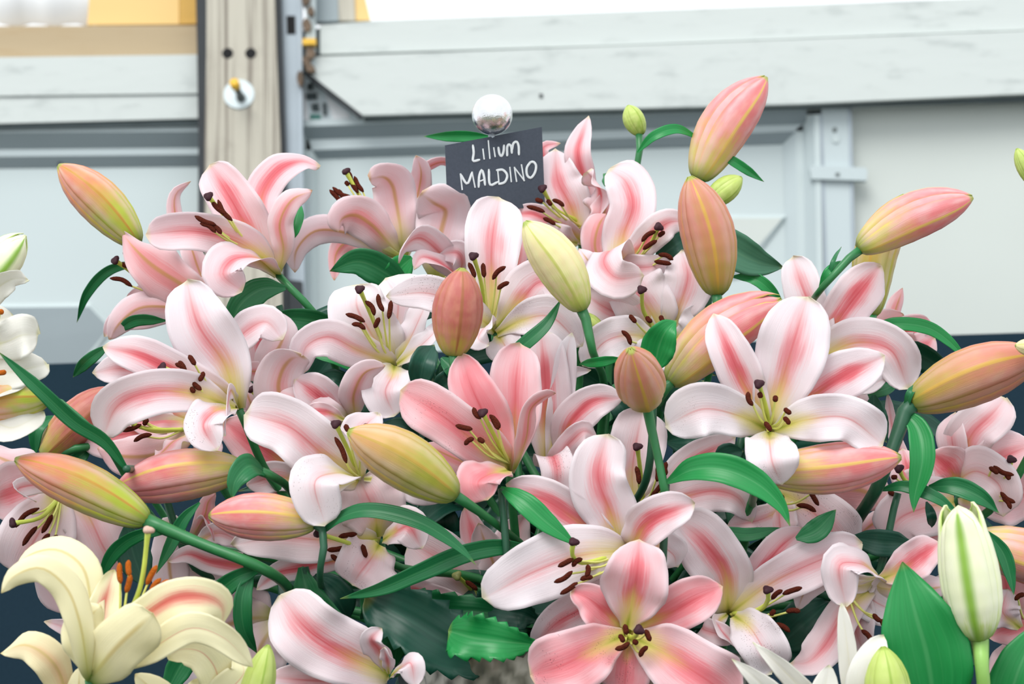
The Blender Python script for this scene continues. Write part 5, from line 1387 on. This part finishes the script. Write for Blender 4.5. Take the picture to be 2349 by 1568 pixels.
stalk('leafy sprig with curled leaves behind the pink lily with the long folded petal', 1.1, (2060, 1130), [
    ([(2130, 1116, 0), (2192, 1116, 1), (2252, 1142, 1.5), (2292, 1176, 1)], 48, 10), ([(2125, 1150), (2136, 1180), (2138, 1210)], 24, 0, D_),
    ([(1955, 1232), (2022, 1245), (2096, 1246)], 66, 0, D_), ([(1782, 1485), (1842, 1432), (1906, 1376)], 116, 0, X(D_, D=1.14)),
    ([(1640, 1450), (1680, 1480), (1720, 1530)], 90, 0, X(D_, D=1.16)), ([(1590, 1320), (1600, 1360), (1640, 1400)], 90, 0, X(D_, D=1.18)),
    ([(2260, 1215, 3), (2302, 1270, 3), (2318, 1322, 3), (2326, 1365, 3)], 36, 10)], fill=0, seed=19, group=GS)
stalk('leafy sprig with a long grassy leaf trailing over the green and tan bud', 1.0, (290, 1075), [
    ([(286, 1070, -1), (240, 1012, 0), (172, 968, 1), (90, 892, 2), (-4, 806, 2)], 38, 10, dict(prof='strap', mat='leaf')),
    ([(330, 1340, -8), (302, 1255, -8), (290, 1195, -8)], 86, 0, D_), ([(458, 1152, -4), (422, 1190, -4), (390, 1252, -4), (358, 1316, -4)], 34, 0),
    ([(380, 1590, -6), (430, 1505, -6), (486, 1466, -6)], 66, 0), ([(450, 1390, -8), (500, 1360, -8), (545, 1310, -8)], 60, 0, D_)], fill=0, seed=21, group=GS, mid=[(304, 1076, -8), (360, 1090, -16)])
stalk('leafy sprig with a wide folded dark leaf below the cupped lily', 1.08, (700, 1300), [
    ([(690, 1300, 0), (716, 1382, 1), (776, 1442, 1), (838, 1462, 0)], 82, 0),
    ([(720, 1320), (770, 1370), (800, 1420)], 90, 0, D_), ([(640, 1330), (680, 1370), (700, 1420)], 70, 0, X(D_, D=1.16)),
    ([(860, 1420), (905, 1470), (905, 1530)], 60, 0), ([(1000, 1150), (1010, 1200), (1000, 1260)], 90, 0, X(D_, D=1.24)), ([(960, 1170), (950, 1220), (930, 1280)], 90, 0, X(D_, D=1.25)),
    ([(830, 1360), (840, 1400), (828, 1420)], 26, 0), ([(950, 1300), (900, 1320), (880, 1360)], 60, 0, X(D_, D=1.2))], fill=0, seed=23, group=GS)
# dense leaves deep inside the bouquet
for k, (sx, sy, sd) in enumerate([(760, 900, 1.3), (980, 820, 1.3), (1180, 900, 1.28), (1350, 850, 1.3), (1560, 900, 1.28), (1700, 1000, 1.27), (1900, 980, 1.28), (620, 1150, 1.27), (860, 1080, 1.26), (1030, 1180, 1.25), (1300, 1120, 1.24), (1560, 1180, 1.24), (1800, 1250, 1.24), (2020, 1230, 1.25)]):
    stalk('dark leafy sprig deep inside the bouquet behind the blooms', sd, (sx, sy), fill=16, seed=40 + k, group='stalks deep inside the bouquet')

# jagged foliage over the vase
jg = thing('jagged_sprig', 'sprig of jagged green leaves hanging over the vase rim', 'foliage', VASE)
def jag(pts, W, D, mk, roll=0):
    s = nseed()
    b = blade('leaf', place(pts, D + DBASE, 'u'), px2m(W, D + DBASE), roll, [M[mk], M['leaf_back']], jg, prof='broad', cup=.3, wave=.11, seed=s, nv=46, nu=11, groove=.1, teeth=9, thick=.0007)
tube('stalk', stem_path(at(1180, 1470, 1.05 + DBASE), VASE), .003, .004, M['stem_dark'], jg, n=24)
jag([(1180, 1540), (1020, 1470), (930, 1415), (846, 1370)], 150, 1.06, 'leaf_dark')
jag([(1225, 1430), (1120, 1405), (1010, 1398), (905, 1385)], 84, 1.08, 'leaf')
jag([(1225, 1478), (1150, 1470), (1085, 1462), (1028, 1446)], 104, 1.02, 'leaf_bright')
jag([(1230, 1420), (1200, 1410), (1150, 1400), (1090, 1395)], 90, 1.07, 'leaf_dark')

# great leaves in front
gl = thing('leafy_sprig', 'sprig with one great pointed green leaf in front of the striped bud', 'foliage', BUCKET_W)
tube('stalk', stem_path(at(2140, 1600, 0.95 + DBASE), BUCKET_W), .004, .005, M['stem'], gl, n=24)
leaf(([(2150, 1680, 0), (2128, 1510, 1), (2098, 1400, 1), (2070, 1288, 0)], 205, 0, dict(mat='leaf_bright', D=.94, cup=.15)), gl)
leaf(([(2290, 1700, 0), (2335, 1540, 1), (2390, 1420, 0)], 120, 0, dict(mat='leaf_bright', D=.96)), gl)
leaf(([(2256, 1520, 0), (2210, 1490, 0), (2170, 1460, 0)], 60, 0, dict(mat='leaf', D=.97)), gl)

# ------------------------------------------------------------------ chalkboard plant label with a silver ball
def slate():
    g = G('slate grey card')
    n = g.noise(g.coord(), 400.0, 3.0, 0.7); k = g.noise(g.coord(), 16.0, 3.0)
    col = g.mix(n, (0.030, 0.040, 0.058), (0.062, 0.076, 0.100))
    col = g.mix(g.mul(k, 0.3), col, (0.075, 0.085, 0.11))
    return g.bsdf(col, 0.75, 0, 0.3)
M['slate'] = slate()
M['chalk'] = plain('white chalk ink', (0.62, 0.66, 0.68), 0.8, var=0.2, scale=300)
def silver():
    g = G('crinkled silver foil')
    c = g.coord()
    n = g.noise(c, 60.0, 5.0, 0.7)
    col = g.mix(n, (0.62, 0.62, 0.64), (0.90, 0.90, 0.92))
    return g.bsdf(col, g.add(0.10, g.mul(n, 0.22)), 1.0, 0.5, g.bump(n, 0.35, 0.003))
M['silver'] = silver()
DS = 1.29 + DBASE
sg = thing('plant_label', 'small slate card with white handwritten lettering on a stake topped by a silver ball', 'sign', at(1130, 600, DS + .02))
cnr = [at(1021, 333, DS - .005), at(1243, 291, DS + .01), at(1250, 467, DS + .012), at(1064, 500, DS - .002)]
cnr[3] = cnr[0] + (cnr[2] - cnr[1]) * 1.0
_n = unit(np.cross(cnr[1] - cnr[0], cnr[3] - cnr[0]))
if _n @ (_C - cnr[0]) < 0: _n = -_n
_b = [p - _n * .0015 for p in cnr]
mesh_obj('card', cnr + _b, [(0, 3, 2, 1), (4, 5, 6, 7), (0, 1, 5, 4), (1, 2, 6, 5), (2, 3, 7, 6), (3, 0, 4, 7)], M['slate'], sg, smooth=False)
def on_card(x, y):
    r = ray(x, y)
    return _C + r * (((cnr[0] - _C) @ _n) / (r @ _n)) + _n * .0004
def stroke(pts, parent, wpx=5.4):
    C = [on_card(*p) for p in pts]
    if len(C) > 2: C = list(spline(C, 4 * len(C)))
    C = np.array(C); T = tangents(C); S = np.cross(T, _n)
    h = px2m(wpx, DS) / 2
    C[0] -= T[0] * h * .6; C[-1] += T[-1] * h * .6
    k = len(C)
    w = np.full(k, h); w[0] *= .6; w[-1] *= .6
    v = np.vstack([C + S * w[:, None], C - S * w[:, None], C + _n * .0004])
    F = []
    for i in range(k - 1):
        F.append((i, i + 1, 2 * k + i + 1, 2 * k + i)); F.append((2 * k + i, 2 * k + i + 1, k + i + 1, k + i))
    return v, F
def sg_xy(zx, zy): return (650 + zx / 3.336, zy / 3.336)
letters = {
    'L': [[(1450, 1112), (1456, 1170), (1452, 1230), (1500, 1222)]], 'i': [[(1527, 1142), (1536, 1215)]], 'l': [[(1568, 1078), (1580, 1210)]], 'i2': [[(1610, 1132), (1620, 1196)]],
    'u': [[(1645, 1128), (1655, 1180), (1668, 1194), (1684, 1160), (1688, 1112)]],
    'm': [[(1712, 1190), (1714, 1120), (1726, 1104), (1742, 1120), (1748, 1170)], [(1748, 1150), (1762, 1094), (1784, 1084), (1798, 1110), (1802, 1182)]],
    'M': [[(1368, 1448), (1355, 1332)], [(1355, 1332), (1406, 1405), (1444, 1318)], [(1444, 1318), (1466, 1430)]],
    'A': [[(1494, 1430), (1500, 1340), (1518, 1300), (1534, 1345), (1543, 1414)], [(1496, 1390), (1540, 1372)]],
    'L2': [[(1572, 1298), (1584, 1414), (1640, 1392)]],
    'D': [[(1640, 1300), (1650, 1406)], [(1632, 1302), (1680, 1300), (1712, 1340), (1694, 1392), (1650, 1408)]],
    'I': [[(1733, 1282), (1744, 1388)]], 'N': [[(1784, 1386), (1768, 1282)], [(1768, 1282), (1842, 1380)], [(1842, 1380), (1822, 1262)]],
    'O': [[(1890, 1240), (1862, 1285), (1868, 1345), (1892, 1360), (1924, 1320), (1932, 1262), (1912, 1238), (1886, 1242)]]}
for key, sts in letters.items():
    vs, fs = [], []
    for s_ in sts:
        v, F = stroke([sg_xy(*p) for p in s_], sg)
        off = sum(len(q) for q in vs)
        vs.append(v); fs += [tuple(i + off for i in f) for f in F]
    mesh_obj('letter', np.vstack(vs), fs, M['chalk'], sg)
rb = px2m(47, DS)
bc = at(1129, 263, DS + .004)
blob('silver_ball', bc, (np.array([rb, 0, 0]), np.array([0, rb, 0]), np.array([0, 0, rb])), M['silver'], sg, 32, 20)
_foot = np.array([VASE[0] - .03, VASE[1] + .02, VASE[2] - .2])
tube('stake', [bc, at(1131, 400, DS + .02), at(1140, 700, DS + .03), _foot], .0025, .0025, M['steel'], sg, n=24)
tube('clip', [at(1129, 308, DS + .004), at(1130, 330, DS + .008), at(1131, 352, DS + .012)], .003, .003, M['steel'], sg, n=5)
